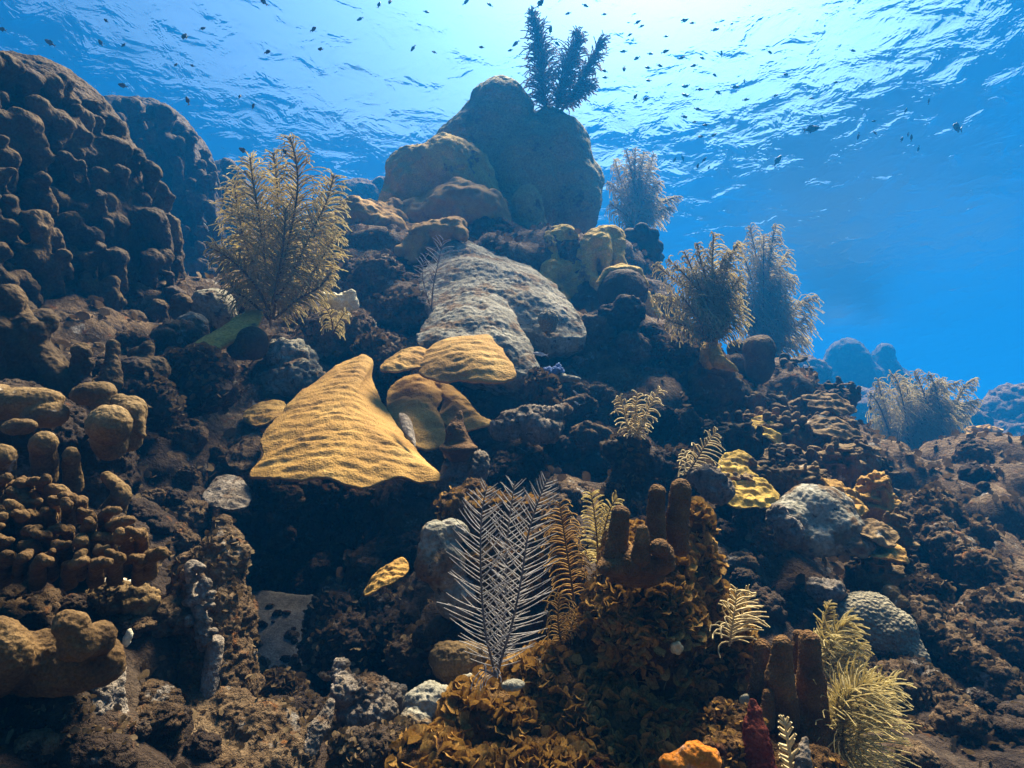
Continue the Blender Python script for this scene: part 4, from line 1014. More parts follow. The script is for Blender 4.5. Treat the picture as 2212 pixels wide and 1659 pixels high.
shelf('long arched coral shelf with a bright rim pointing at the far plume', [(1730, 915, 2.3), (1780, 895, 2.36), (1830, 915, 2.3), (1862, 945, 2.22), (1820, 942, 2.15), (1760, 935, 2.18)])
shelf('tan coral shelf under the long arched shelf', [(1650, 970, 2.0), (1690, 958, 2.05), (1730, 975, 2.0), (1740, 1000, 1.92), (1690, 1000, 1.88), (1655, 990, 1.92)])
shelf('greenish tan plate with a ragged edge right of the curved plume', [(1560, 985, 1.75), (1600, 975, 1.8), (1640, 1000, 1.75), (1635, 1040, 1.66), (1590, 1035, 1.62), (1550, 1020, 1.66)], M_OLIVE)
shelf('ragged mustard plate above the shaded overhang at right', [(1560, 1040, 1.60), (1620, 1030, 1.66), (1665, 1045, 1.62), (1680, 1085, 1.52), (1620, 1095, 1.48), (1570, 1080, 1.5)], M_OLIVE)
shelf('narrow tan plate wedged between the coral thickets', [(1625, 905, 2.25), (1650, 895, 2.3), (1680, 920, 2.2), (1690, 960, 2.1), (1660, 950, 2.08), (1635, 930, 2.14)], M_OLIVE)
shelf('sharp-edged mustard plate slanting down right of the tan boulder', [(1775, 1030, 1.66), (1815, 1040, 1.66), (1850, 1070, 1.6), (1872, 1110, 1.52), (1845, 1100, 1.5), (1805, 1062, 1.56)], M_YEL, bulge=4)
shelf('frilled mustard plate jutting from the lower ridge at right', [(1870, 1180, 1.46), (1910, 1165, 1.5), (1950, 1185, 1.46), (1960, 1215, 1.4), (1915, 1210, 1.38), (1880, 1205, 1.4)], M_YEL)
shelf('lower frilled tan plate under the sharp-edged plate', [(1845, 1130, 1.5), (1885, 1120, 1.54), (1930, 1145, 1.48), (1935, 1180, 1.42), (1890, 1165, 1.4), (1855, 1150, 1.44)], M_LOBE)
thing('boulder', 'big tan boulder with white-crusted flanks on the right slope', 'rock',
      [EP(1755, 1110, 1.55, 84, 60, 64, -12), EP(1700, 1130, 1.5, 46, 44, 46), EP(1800, 1145, 1.5, 62, 50, 54), EP(1850, 1180, 1.44, 30, 20, 26), EP(1760, 1165, 1.48, 60, 34, 46), EP(1700, 1160, 1.46, 30, 22, 26)],
      M_GREY, 1.48, px=2.8, k=12, layers=[('fbm', 9, 50, 4), ('pit', 4, 17), ('ridge', 3, 12, 2)])
thing('rock', 'whitish crusted lump on the left flank of the big tan boulder', 'rock', [EP(1690, 1125, 1.42, 22, 30, 16, -30), EP(1715, 1150, 1.41, 18, 18, 14)], M_CREAM and M_PALE, 1.42, px=2, k=6, layers=CRAG)
thing('boulder', 'brown boulder at the left foot of the tan boulder', 'rock', [EP(1630, 1110, 1.55, 32, 26, 30), EP(1655, 1160, 1.5, 30, 30, 30)], M_BROWN, 1.5, px=2.8, k=10, layers=CRAG)
thing('rock', 'small pale crusted stone in the shade under the tan boulder', 'rock', [EP(1785, 1280, 1.35, 28, 20, 22), EP(1765, 1270, 1.36, 14, 14, 14)], M_PALE, 1.35, px=2.2, k=6, layers=CRAG)

thing('rock', 'hazy rock footing under the large blue-hazed plume behind the right skyline', 'rock',
      [EP(1648, 815, 4.6, 46, 40, 44), KP(1648, 830, 4.6, 1640, 1100, 4.0, 60, 130), EP(1690, 850, 4.5, 50, 40, 50)], M_BROWN, 4.5, px=4, k=14, layers=CRAG)
thing('rock', 'hazy rock footing under the broad plume right of the summit', 'rock',
      [EP(1372, 530, 5.0, 36, 30, 36), KP(1372, 545, 5.0, 1330, 850, 4.6, 44, 130)], M_BROWN, 4.8, px=4, k=14, layers=CRAG)
# far right
thing('coral_mound', 'far hazy blue coral head silhouette, taller of the pair on the right horizon', 'coral', [EP(1830, 800, 12.50, 46, 72, 60), EP(1800, 840, 12.50, 30, 60, 50), EP(1860, 850, 12.50, 50, 70, 60), KP(1830, 860, 12.5, 1840, 1500, 12.5, 60, 150)], M_DARK, 12.50, px=3.4, k=12, layers=[('fbm', 8, 36, 3), ('fbm', 3, 12, 2)])
thing('coral_mound', 'far hazy blue coral head silhouette, smaller one right of its twin', 'coral', [EP(1910, 800, 12.80, 22, 60, 34), EP(1930, 850, 12.80, 40, 60, 50), EP(1895, 850, 12.80, 40, 60, 50), KP(1915, 860, 12.8, 1925, 1500, 12.8, 50, 150)], M_DARK, 12.80, px=3.4, k=12, layers=[('fbm', 7, 30, 3), ('fbm', 3, 12, 2)])
thing('reef_ridge', 'dark blue distant reef ridge behind the low hazy coral heads', 'rock', [EP(1880, 900, 10.50, 140, 50, 90, -8), EP(1740, 810, 9.75, 34, 40, 40), EP(1720, 840, 9.75, 50, 50, 50), EP(2010, 920, 9.75, 120, 50, 80), KP(1880, 930, 10.5, 1880, 1500, 10.5, 70, 160), KP(2040, 950, 10, 2040, 1500, 10, 60, 160), KP(1740, 850, 10, 1740, 1400, 10, 40, 140)], M_BROWN, 10.50, px=4, k=14, layers=CRAG)
thing('coral_mound', 'dark blue reef shoulder rising at the right edge of the picture', 'rock', [EP(2230, 940, 10.00, 110, 100, 90, 20), EP(2170, 980, 9.58, 80, 70, 70), EP(2300, 900, 10.00, 90, 90, 80), KP(2240, 980, 10, 2240, 1500, 10, 90, 180)], M_BROWN, 10.00, px=4, k=14, layers=CRAG)
thing('rock', 'dark rock hump carrying the far plume on the right', 'rock', [EP(1990, 1010, 5.22, 100, 70, 80), EP(1900, 1000, 5.06, 60, 50, 60), EP(2080, 1030, 5.06, 80, 60, 70), EP(2000, 1100, 4.57, 130, 80, 90), KP(1985, 1040, 4.9, 1985, 1400, 4.4, 90, 160)], M_DARK, 4.9, px=3.6, k=16, layers=CRAG)
shelf('small yellowish lit coral ledge on the dark hump under the far plume', [(1945, 978, 4.40), (1990, 970, 4.48), (2040, 985, 4.40), (2020, 1005, 4.26), (1960, 1005, 4.26)], M_LOBE)
shelf('lone yellowish coral ledge at the far right beyond the plume', [(2085, 925, 5.12), (2130, 918, 5.20), (2165, 930, 5.12), (2130, 945, 4.96), (2095, 945, 4.96)], M_YEL)
knob_colony('hazy lumps of coral along the right edge below the reef shoulder', 2160, 1010, 3.0, 80, 46, 26, 18, 33, M_WALL)
knob_colony('hazy brown coral lumps low on the right edge', 2160, 1120, 2.3, 90, 50, 26, 20, 34, M_WALL)
knob_colony('shaded brown coral lumps under the hazy lumps on the right edge', 2060, 1190, 2.0, 90, 50, 26, 20, 35, M_WALL)
for lab, ps_, d in [
    ('long weathered rock ridge slanting down to the right edge', [KP(2010, 1140, 1.85, 2110, 1240, 1.65, 34, 40), KP(2110, 1240, 1.65, 2240, 1330, 1.5, 40, 50)], 1.7),
    ('rounded rock shoulder above the long weathered ridge', [EP(2000, 1110, 2.0, 60, 46, 50, -30), EP(2080, 1160, 1.95, 50, 36, 46, -30)], 1.95),
    ('rock ridge slanting right below the brain coral, upper of two', [KP(1960, 1330, 1.4, 2060, 1400, 1.30, 22, 30), KP(2060, 1400, 1.3, 2190, 1500, 1.18, 28, 34), EP(1990, 1320, 1.42, 36, 26, 30)], 1.3),
    ('rock ridge slanting right below the brain coral, lower of two', [KP(1930, 1420, 1.25, 2060, 1540, 1.12, 26, 36), KP(2060, 1540, 1.12, 2180, 1640, 1.02, 34, 44)], 1.15),
    ('rock lump between the mustard knobs and the brain coral', [EP(1990, 1280, 1.5, 46, 26, 36, -20), EP(2040, 1270, 1.55, 34, 24, 30)], 1.5),
    ('dark boulder at the right edge above the slanting ridges', [EP(2140, 1340, 1.5, 90, 44, 60, -30), EP(2200, 1400, 1.4, 80, 50, 60)], 1.45),
    ('yellowish rubble slope in the lower right corner', [EP(2080, 1650, 1.0, 130, 60, 70, -10), EP(1990, 1620, 1.02, 70, 40, 50), EP(2200, 1660, 1.0, 90, 50, 60)], 1.0),
    ('dark rock behind the fan plume in the lower right', [EP(1930, 1500, 1.15, 60, 60, 50), EP(1870, 1560, 1.1, 60, 60, 50)], 1.12),
]:
    thing('rock', lab, 'rock', ps_, M_BROWN, d, px=3.2, k=12, layers=CRAG)
thing('brain_coral', 'long grey ridged brain coral lying on the lower right slope', 'coral',
      [EP(1860, 1325, 1.32, 66, 40, 52, -24), EP(1920, 1370, 1.28, 62, 46, 50, -35), EP(1965, 1425, 1.24, 40, 36, 40, -40)], M_BRAIN, 1.28, px=2, k=24, layers=[('fbm', 5, 60, 2), ('knob', 4, 8)])
thing('knob_coral', 'small pale coral knob on the slope above the brain coral', 'coral', [EP(1925, 1280, 1.35, 20, 16, 18), EP(1945, 1300, 1.33, 16, 14, 16)], M_LOBE, 1.35, px=2, k=5, layers=SH)

# ------------------------------------------------------------------ foreground mound under leafy algae
def leafy(root, V, F, n, size, seed, name='leafy_algae', keep=None, mat=None):
    """many small ruffled blades growing out of a surface (uncountable)"""
    g = np.random.default_rng(seed)
    A = V[F[:, 0]]; B = V[F[:, 1]]; C = V[F[:, 2]]; D = V[F[:, 3]]
    ar = np.linalg.norm(np.cross(C - A, D - B), axis=1)
    fn = np.cross(C - A, D - B); fn /= np.maximum(np.linalg.norm(fn, axis=1), 1e-12)[:, None]
    cen = (A + B + C + D) / 4
    w = ar * ((fn[:, 1] < 0.55))                    # skip the far side
    patch = fbm(cen / 0.07 + 5, 3)
    w = w * np.clip(0.45 + 1.6 * patch, 0.02, 1.2)
    if keep is not None: w = w * keep(cen)
    i = g.choice(len(F), n, p=w / w.sum())
    uv = g.random((n, 2, 1))
    P = A[i] * (1 - uv[:, 0]) * (1 - uv[:, 1]) + B[i] * uv[:, 0] * (1 - uv[:, 1]) + C[i] * uv[:, 0] * uv[:, 1] + D[i] * (1 - uv[:, 0]) * uv[:, 1]
    Nn = fn[i]
    up = np.array([0, 0, 1.0])
    T = Nn * 0.8 + up * g.uniform(-.1, .9, (n, 1)) + g.normal(0, .45, (n, 3)); T /= np.linalg.norm(T, axis=1)[:, None]
    S = np.cross(T, Nn + g.normal(0, .5, (n, 3))); S /= np.linalg.norm(S, axis=1)[:, None]
    W = np.cross(S, T)
    sz = size * g.uniform(.5, 1.45, (n, 1))
    # blade: fan of 3 x 5 vertices, cupped
    Vs = []
    cup = g.uniform(-.5, .9, (n, 1)); 
    for a in range(3):
        t = (0.0, 0.55, 1.0)[a]; wd = (0.14, 0.75, 0.85)[a]
        for b in range(5):
            s = (b - 2) / 2
            ruff = g.normal(0, .10, (n, 1)) * t
            q = P + T * sz * (t * (1 - .28 * s * s) ) + S * sz * wd * s * (.75 if abs(s) == 1 and a == 2 else 1) + W * sz * (cup * (t * t * .6 - .35 * s * s * t) + ruff)
            Vs.append(q)
    VV = np.stack(Vs, 1).reshape(-1, 3)
    base = np.arange(n)[:, None] * 15
    q = []
    for a in range(2):
        for b in range(4):
            o = a * 5 + b
            q.append(np.stack([base[:, 0] + o, base[:, 0] + o + 1, base[:, 0] + o + 6, base[:, 0] + o + 5], 1))
    me = mesh_np(name, VV, np.concatenate(q))
    o = link(name, me, mat or M_ALGA)
    if root is not None:
        o.parent = root; o.location = -root.location
    o['kind'] = 'stuff'
    return o

def algae_mound(name, label, prims, d, n, size, seed, px=3.0, k=16, loc=None, keep=None):
    t = tag(empty(name, loc), label, 'rock')
    vox = px * ps(d)
    V, F = solid(prims, vox, k * ps(d)); V, F = keep_largest(V, F)
    V = displace(V, F, [(l[0], l[1] * ps(d), l[2] * ps(d), *l[3:]) for l in [('fbm', 20, 70, 4), ('pit', 9, 24), ('ridge', 6, 18, 3)]])
    part('rock_core', mesh_np('rock_core', V, F), M_ALGROCK, t)
    leafy(t, V, F, n, size, seed, keep=keep)
    return t
algae_mound('algae_mound', 'large mound overgrown with leafy brown algae at the bottom centre',
            [KP(1400, 1230, .93, 1390, 1330, .90, 90, 120), EP(1390, 1420, .92, 170, 120, 120), EP(1250, 1520, .88, 170, 100, 110, 20), EP(1100, 1600, .82, 150, 90, 90, 25), EP(980, 1670, .76, 120, 60, 70, 20), EP(1480, 1500, .90, 140, 130, 110),
             KP(1500, 1120, .95, 1510, 1260, .93, 26, 40), KP(1510, 1260, .92, 1580, 1400, .9, 40, 50), EP(1600, 1480, .90, 60, 70, 60), EP(1350, 1620, .82, 230, 110, 110), EP(1560, 1600, .84, 130, 90, 90), EP(1090, 1490, .92, 60, 40, 50), EP(1200, 1690, .75, 260, 70, 90)],
            .88, 9800, 0.0108, 41, px=3.2, k=26, loc=at(1350, 1600, .95))
thing('pebble', 'small pale grey sponge knob at the foot of the white-grey plume', 'sponge', [EP(1082, 1462, .775, 15, 12, 13, -20), EP(1072, 1478, .78, 12, 12, 12), EP(1108, 1480, .79, 26, 11, 16, -5)], M_GREY, .78, px=1.6, k=4, layers=[('fbm', 2.5, 12, 3)])

def pillar_colony(label, d, base, fingers, loc, name='pillar_coral'):
    t = tag(empty(name, loc), label, 'coral')
    part('base', lump('base', base, None, 2.2, d, 8, layers=[('fbm', 5, 30, 3), ('fbm', 2, 7, 2)]), M_PILLAR, t)
    for f in fingers:
        part('pillar', lump('pillar', f, None, 1.9, d, 7, layers=[('fbm', 3.5, 26, 3), ('knob', 1.6, 5)]), M_PILLAR, t)
    return t
pillar_colony('brown pillar coral with four blunt fingers on top of the algae mound', .8,
              [EP(1375, 1215, .80, 76, 34, 50, -2), EP(1430, 1205, .79, 28, 34, 30), EP(1320, 1225, .79, 30, 20, 30), EP(1375, 1240, .82, 60, 26, 46)],
              [[KP(1340, 1112, .81, 1330, 1200, .80, 19, 27), EP(1341, 1108, .81, 18, 15, 18)],
               [KP(1388, 1145, .78, 1384, 1205, .78, 13, 23)],
               [KP(1420, 1066, .85, 1412, 1200, .83, 17, 26), EP(1420, 1062, .85, 16, 15, 16)],
               [KP(1470, 1056, .86, 1462, 1140, .85, 22, 25), KP(1462, 1140, .85, 1468, 1180, .85, 25, 22)],
               [EP(1425, 1185, .775, 22, 20, 20), KP(1436, 1190, .78, 1445, 1220, .78, 12, 14)]], at(1400, 1240, .85))
pillar_colony('dark brown pillar coral with three stout fingers at the lower right', .78,
              [EP(1700, 1520, .80, 70, 60, 50), EP(1740, 1590, .78, 60, 70, 50), EP(1650, 1500, .80, 34, 40, 34)],
              [[KP(1648, 1400, .80, 1645, 1480, .79, 18, 24)],
               [KP(1690, 1392, .76, 1684, 1470, .76, 19, 29), KP(1684, 1470, .76, 1690, 1550, .76, 30, 36)],
               [KP(1748, 1384, .79, 1752, 1470, .78, 21, 27), KP(1752, 1470, .78, 1760, 1600, .77, 28, 34)],
               [KP(1726, 1372, .83, 1730, 1440, .82, 13, 20)],
               [KP(1660, 1500, .75, 1655, 1560, .74, 12, 18)]], at(1700, 1600, .85))
thing('red_sponge', 'dark red conical sponge in front of the dark pillar coral', 'sponge',
      [KP(1628, 1518, .70, 1632, 1580, .69, 9, 24), KP(1632, 1580, .69, 1645, 1680, .67, 26, 36)], M_RED, .69, px=2.2, k=6, layers=[('fbm', 5, 26, 3), ('fbm', 3, 8, 2)])
thing('orange_sponge', 'orange and white sponge crust at the bottom edge right of centre', 'sponge',
      [EP(1500, 1635, .64, 34, 30, 26, 10), EP(1460, 1650, .64, 36, 22, 24), EP(1530, 1645, .64, 26, 30, 22)], M_ORANGE, .64, px=2.2, k=8, layers=[('fbm', 8, 28, 3), ('pit', 5, 15)])
thing('rock', 'bluish-white rock spike at the bottom edge beside the stubby plume', 'rock',
      [KP(1738, 1597, .64, 1735, 1640, .63, 7, 15), KP(1735, 1640, .63, 1735, 1700, .62, 15, 22)], M_PALE, .64, px=1.8, k=5, layers=[('fbm', 5, 20, 3)])
thing('pebble', 'round white shell fragment left of the dark pillar coral', 'shell', [EP(1612, 1427 + 365 - 365 + 85, .80, 15, 13, 8)], M_CREAM, .8, px=1.4, k=2, layers=[('fbm', 2, 12, 2)])
thing('algae_rock', 'pitted yellow-brown rock between the red sponge and the algae mound', 'rock',
      [EP(1590, 1570, .74, 50, 46, 40), EP(1580, 1640, .70, 70, 46, 46), EP(1810, 1640, .78, 46, 50, 40), EP(1700, 1660, .70, 120, 40, 46)], M_ALGROCK, .72, px=2.8, k=12, layers=CRAG)
thing('honeycomb_sponge', 'small yellow honeycombed sponge clinging to the right flank of the algae mound', 'sponge',
      [EP(1462 + 8 * math.cos(a), 1405 - 5 + 8 * math.sin(a), .80, 7, 7, 6) for a in np.linspace(0, 6.28, 6)], M_GC, .8, px=1.3, k=1.5, layers=[('fbm', 1.5, 8, 2)])

# ------------------------------------------------------------------ sea plumes
YM = (M_GS, M_GY)
fr = lambda path, L, sp, **k: dict(path=path, L=L, sp=sp, **k)
def spray(bx, by, d, tips, Lk, sp):
    out = []
    for (tx, ty) in tips:
        mx, my = bx + (tx - bx) * .30, by + (ty - by) * .55
        nx, ny = bx + (tx - bx) * .70, by + (ty - by) * .86
        dd = d * random.uniform(.985, 1.02)
        out.append(fr([(bx + random.uniform(-6, 6), by, d), (mx, my, dd), (nx, ny, dd), (tx, ty, dd)], [Lk * .6, Lk, Lk * .9, Lk * .65, Lk * .3], sp, d=d))
    return out
plume('sea_plume', 'tall yellow sea plume with feathery upright fronds standing left of centre', 'plume', (585, 700, 2.05), [
    fr([(585, 705, 2.05), (580, 640, 2.02), (572, 560, 2.0), (560, 470, 2.0), (548, 400, 2.0), (540, 340, 2.0)], [30, 84, 98, 84, 62, 26], 5.2, d=2.0),
    fr([(590, 690, 2.02), (602, 610, 1.98), (624, 520, 1.97), (642, 420, 1.97), (640, 350, 1.97), (626, 296, 1.97)], [40, 88, 90, 76, 56, 22], 5.2, d=1.97),
    fr([(598, 650, 2.0), (632, 590, 2.0), (674, 500, 2.02), (704, 440, 2.04), (722, 378, 2.05)], [40, 70, 74, 58, 24], 5.2, d=2.02),
    fr([(588, 660, 1.96), (600, 600, 1.93), (612, 530, 1.92), (618, 450, 1.92)], [45, 72, 62, 26], 5.4, d=1.93),
    fr([(580, 670, 1.98), (555, 620, 1.96), (515, 575, 1.95), (480, 548, 1.95), (452, 534, 1.95)], [24, 54, 56, 44, 20], 5.8, d=1.96),
    fr([(598, 660, 2.06), (652, 620, 2.06), (694, 560, 2.06), (728, 500, 2.06)], [40, 64, 58, 26], 5.4, d=2.06),
    fr([(580, 690, 2.05), (560, 600, 2.08), (528, 520, 2.1), (512, 440, 2.1), (506, 392, 2.1)], [34, 70, 74, 56, 24], 5.4, d=2.08),
    fr([(586, 690, 2.1), (596, 560, 2.12), (600, 450, 2.12), (596, 370, 2.12), (590, 330, 2.12)], [34, 80, 84, 60, 22], 5.4, d=2.12),
    fr([(592, 690, 2.02), (640, 650, 2.0), (690, 620, 1.99), (715, 590, 1.99)], [30, 50, 46, 20], 5.6, d=2.0),
    fr([(582, 690, 2.0), (540, 650, 1.98), (510, 630, 1.97), (492, 600, 1.97)], [24, 44, 40, 20], 5.8, d=1.98)],
    YM, curl=(0.1, 0.05, -0.5), ang=54, r=1.35, rs=3.4, jit=.17, dens=1.7, fat=1.0, rows='flat', seg=7)
plume('sea_plume', 'small hanging yellow plume tuft under the cream sponge', 'plume', (718, 725, 2.05), [
    fr([(720, 720, 2.06), (716, 690, 2.02), (706, 668, 2.0), (695, 660, 2.0)], [34, 36, 28, 14], 5, d=2.0, curl=(0, 0, -.7)),
    fr([(720, 720, 2.06), (735, 690, 2.02), (750, 670, 2.0)], [30, 34, 18], 5, d=2.0, curl=(0, 0, -.7))], YM, ang=65, r=1.2, rs=2)
plume('sea_plume', 'sparse dark wispy grey plume in front of the grey slab', 'plume', (932, 672, 2.32), [
    fr([(932, 672, 2.32), (936, 620, 2.3), (946, 570, 2.3), (954, 535, 2.3), (958, 515, 2.3)], [24, 36, 44, 38, 16], 8.5, d=2.3, curl=(0, 0, -.25)),
    fr([(932, 668, 2.34), (920, 630, 2.34), (912, 590, 2.34), (918, 550, 2.34)], [16, 26, 26, 10], 9, d=2.34, curl=(0, 0, -.3))], (M_GGS, M_GD), ang=62, r=.95, rs=1.7)
plume('sea_plume', 'tiny cream plume sprig on the grey tongue of rock', 'plume', (1025, 697, 2.3), [
    fr([(1025, 697, 2.3), (1027, 675, 2.29), (1034, 655, 2.28)], [12, 17, 8], 5, d=2.3), fr([(1025, 690, 2.3), (1018, 672, 2.3), (1020, 660, 2.3)], [8, 12, 7], 5, d=2.3), fr([(1026, 690, 2.3), (1038, 675, 2.3), (1044, 668, 2.3)], [8, 12, 7], 5, d=2.3)],
    (M_GC, M_GC), ang=55, r=1.0, rs=1.4, curl=(0, 0, -.3))
# summit plume
plume('sea_plume', 'three-tailed blue-shaded plume rising from the top of the boulder coral', 'plume', (1195, 250, 4.25), [
    fr([(1180, 250, 4.25), (1172, 190, 4.25), (1168, 120, 4.25), (1158, 60, 4.25), (1148, 25, 4.25)], [30, 48, 50, 42, 30, 12], 4.6, d=4.25, rows='bush', dens=2.0, fat=1.5),
    fr([(1200, 245, 4.25), (1216, 190, 4.25), (1232, 130, 4.25), (1246, 90, 4.25), (1246, 72, 4.25)], [30, 46, 48, 38, 16], 4.6, d=4.25, rows='bush', dens=2.0, fat=1.5),
    fr([(1212, 240, 4.25), (1245, 195, 4.25), (1270, 145, 4.25), (1296, 95, 4.25)], [26, 40, 40, 34, 28], 4.6, d=4.25, rows='bush', dens=1.3, fat=1.7, ang=35),
    fr([(1215, 235, 4.25), (1245, 205, 4.25), (1280, 185, 4.25)], [20, 26, 16], 5, d=4.25, rows='bush', dens=1.3, fat=1.7, ang=45)],
    (M_GD, M_GD), ang=48, r=1.1, rs=4.0, k=3, seg=5, jit=.2, curl=(0, 0, -.5))
def bush(label, bx, by, d, tips, Lk, sp=5.0, spread=14, **k):
    a = dict(ang=50, r=1.1, rs=2.2, jit=.17, rows='flat', curl=(0.22, 0, -.72), k=3, seg=7, dens=1.8, fat=1.0); a.update(k)
    out = []
    for (tx, ty) in tips:
        x0 = bx + random.uniform(-spread, spread)
        mx, my = x0 + (tx - x0) * random.uniform(.2, .4), by + (ty - by) * random.uniform(.45, .58)
        nx, ny = x0 + (tx - x0) * random.uniform(.62, .78), by + (ty - by) * random.uniform(.8, .9)
        dd = d * random.uniform(.98, 1.03); l = Lk * random.uniform(.85, 1.15)
        out.append(fr([(x0, by, d), (mx, my, dd), (nx, ny, dd), (tx, ty, dd)], [l * .5, l * .95, l, l * .72, l * .28], sp, d=d))
    plume('sea_plume', label, 'plume', (bx, by, d), out, YM, **a)
bush('hazy broad plume with a drooping side tuft right of the summit', 1372, 500, 5.0,
     [(1310, 395), (1328, 345), (1352, 325), (1372, 322), (1392, 330), (1412, 332), (1425, 395), (1464, 425), (1450, 450), (1318, 440), (1345, 390), (1380, 385), (1400, 420)], 44, 4.6)
bush('dense yellow plume with swept fronds on the right slope', 1528, 738, 2.4,
     [(1414, 570), (1442, 560), (1478, 545), (1506, 525), (1542, 506), (1572, 545), (1594, 528), (1600, 600), (1602, 655), (1412, 640), (1440, 690), (1500, 590), (1545, 585), (1470, 640), (1580, 690)], 56, 5.2, rs=2.8, r=1.3, dens=1.6)
bush('large blue-hazed plume spreading behind the dense yellow plume', 1648, 775, 4.6,
     [(1575, 590), (1590, 525), (1620, 490), (1650, 510), (1676, 488), (1702, 545), (1712, 600), (1756, 645), (1740, 690), (1735, 735), (1600, 640), (1640, 570), (1680, 600), (1700, 660)], 64, 5.0)
bush('wide hazy plume bush on the dark hump at the far right', 1985, 975, 4.6,
     [(1878, 850), (1896, 820), (1925, 808), (1950, 815), (1975, 802), (2005, 808), (2035, 820), (2070, 826), (2105, 820), (2110, 865), (1900, 880), (1945, 850), (2010, 860), (2060, 870), (2090, 900), (1880, 910)], 52, 5.0, spread=60)
# centre right small ones
plume('sea_plume', 'small cream plume spraying out on top of the dark rock pillar', 'plume', (1370, 948, 1.56), [
    fr([(1370, 948, 1.56), (1372, 910, 1.55), (1374, 870, 1.54), (1376, 848, 1.54)], [18, 34, 32, 14], 7, d=1.55),
    fr([(1372, 945, 1.56), (1390, 905, 1.54), (1408, 870, 1.53), (1424, 840, 1.53)], [18, 30, 30, 14], 7, d=1.54),
    fr([(1368, 945, 1.56), (1352, 905, 1.55), (1345, 875, 1.55), (1330, 858, 1.55)], [18, 30, 26, 12], 7, d=1.55),
    fr([(1370, 945, 1.54), (1385, 920, 1.52), (1400, 905, 1.52)], [20, 28, 14], 7.5, d=1.53)],
    (M_GC, M_GC), ang=58, r=1.7, rs=2.4, curl=(0, 0, -.5), jit=.14)
plume('sea_plume', 'curved cream plume feather leaning right in front of the right slope', 'plume', (1478, 1035, 1.45), [
    fr([(1478, 1035, 1.45), (1500, 1000, 1.43), (1525, 960, 1.42), (1548, 930, 1.42)], [24, 44, 46, 34, 16], 7, d=1.43, curl=(0.1, 0, -.55)),
    fr([(1478, 1032, 1.45), (1482, 1000, 1.45), (1480, 970, 1.45)], [14, 24, 14], 8, d=1.45, curl=(0, 0, -.5))],
    (M_GS, M_GC), ang=68, r=1.5, rs=2.2, jit=.1)
# big front plume
GM = (M_GGS, M_GG)
plume('sea_plume', 'white-grey see-through plume with two long V-shaped stems in the foreground', 'plume', (1072, 1462, .775), [
    fr([(1072, 1462, .775), (1062, 1425, .77), (1048, 1360, .765), (1040, 1270, .765), (1038, 1170, .765), (1042, 1100, .765), (1052, 1050, .765)], [34, 74, 84, 84, 82, 74, 52, 24], 9.2, d=.765),
    fr([(1073, 1462, .775), (1084, 1420, .77), (1108, 1340, .768), (1126, 1250, .766), (1140, 1160, .766), (1160, 1090, .766), (1182, 1035, .766)], [30, 76, 84, 82, 78, 70, 52, 24], 9.2, d=.766),
    fr([(1074, 1460, .78), (1084, 1390, .80), (1092, 1290, .81), (1094, 1190, .82), (1102, 1110, .82), (1112, 1040, .82)], [20, 56, 66, 66, 60, 48, 28], 10.5, d=.81),
    fr([(1072, 1462, .775), (1052, 1450, .76), (1034, 1446, .755)], [24, 44, 40], 11, d=.76, curl=(0, 0, -.6))],
    GM, ang=66, r=1.15, rs=3.3, jit=.09, curl=(0, 0, .16), k=4, seg=6)
plume('sea_plume', 'golden-brown feather plume standing right behind the white-grey plume', 'plume', (1240, 1300, .95), [
    fr([(1240, 1300, .95), (1232, 1240, .94), (1220, 1160, .93), (1212, 1110, .92), (1208, 1085, .92)], [26, 52, 60, 56, 44, 26], 6.4, d=.93, curl=(0, 0, -.5))],
    (M_GS, M_GB), ang=66, r=1.7, rs=2.8, jit=.08)
plume('sea_plume', 'golden feather plume with two tips just left of the four-fingered pillar coral', 'plume', (1292, 1225, 1.0), [
    fr([(1292, 1225, 1.0), (1290, 1170, .98), (1284, 1110, .97), (1276, 1062, .97)], [20, 42, 44, 32, 18], 7.0, d=.98, curl=(0, 0, -.35)),
    fr([(1294, 1225, 1.0), (1302, 1160, .98), (1318, 1100, .97), (1335, 1072, .97)], [20, 34, 34, 16], 7.0, d=.98, curl=(0, 0, -.3))],
    (M_GS, M_GY), ang=60, r=1.7, rs=2.6, jit=.1)
plume('sea_plume', 'short dark brown plume low between the white-grey plume and the algae mound', 'plume', (1215, 1400, .90), [
    fr([(1215, 1400, .90), (1206, 1350, .89), (1206, 1310, .885), (1210, 1282, .885)], [30, 48, 46, 30], 6.6, d=.89, curl=(0, 0, -.6)),
    fr([(1216, 1398, .9), (1236, 1350, .9), (1246, 1310, .9)], [20, 34, 16], 7, d=.9, curl=(0, 0, -.4))],
    (M_GS, M_GB), ang=64, r=1.5, rs=2.4, jit=.1)
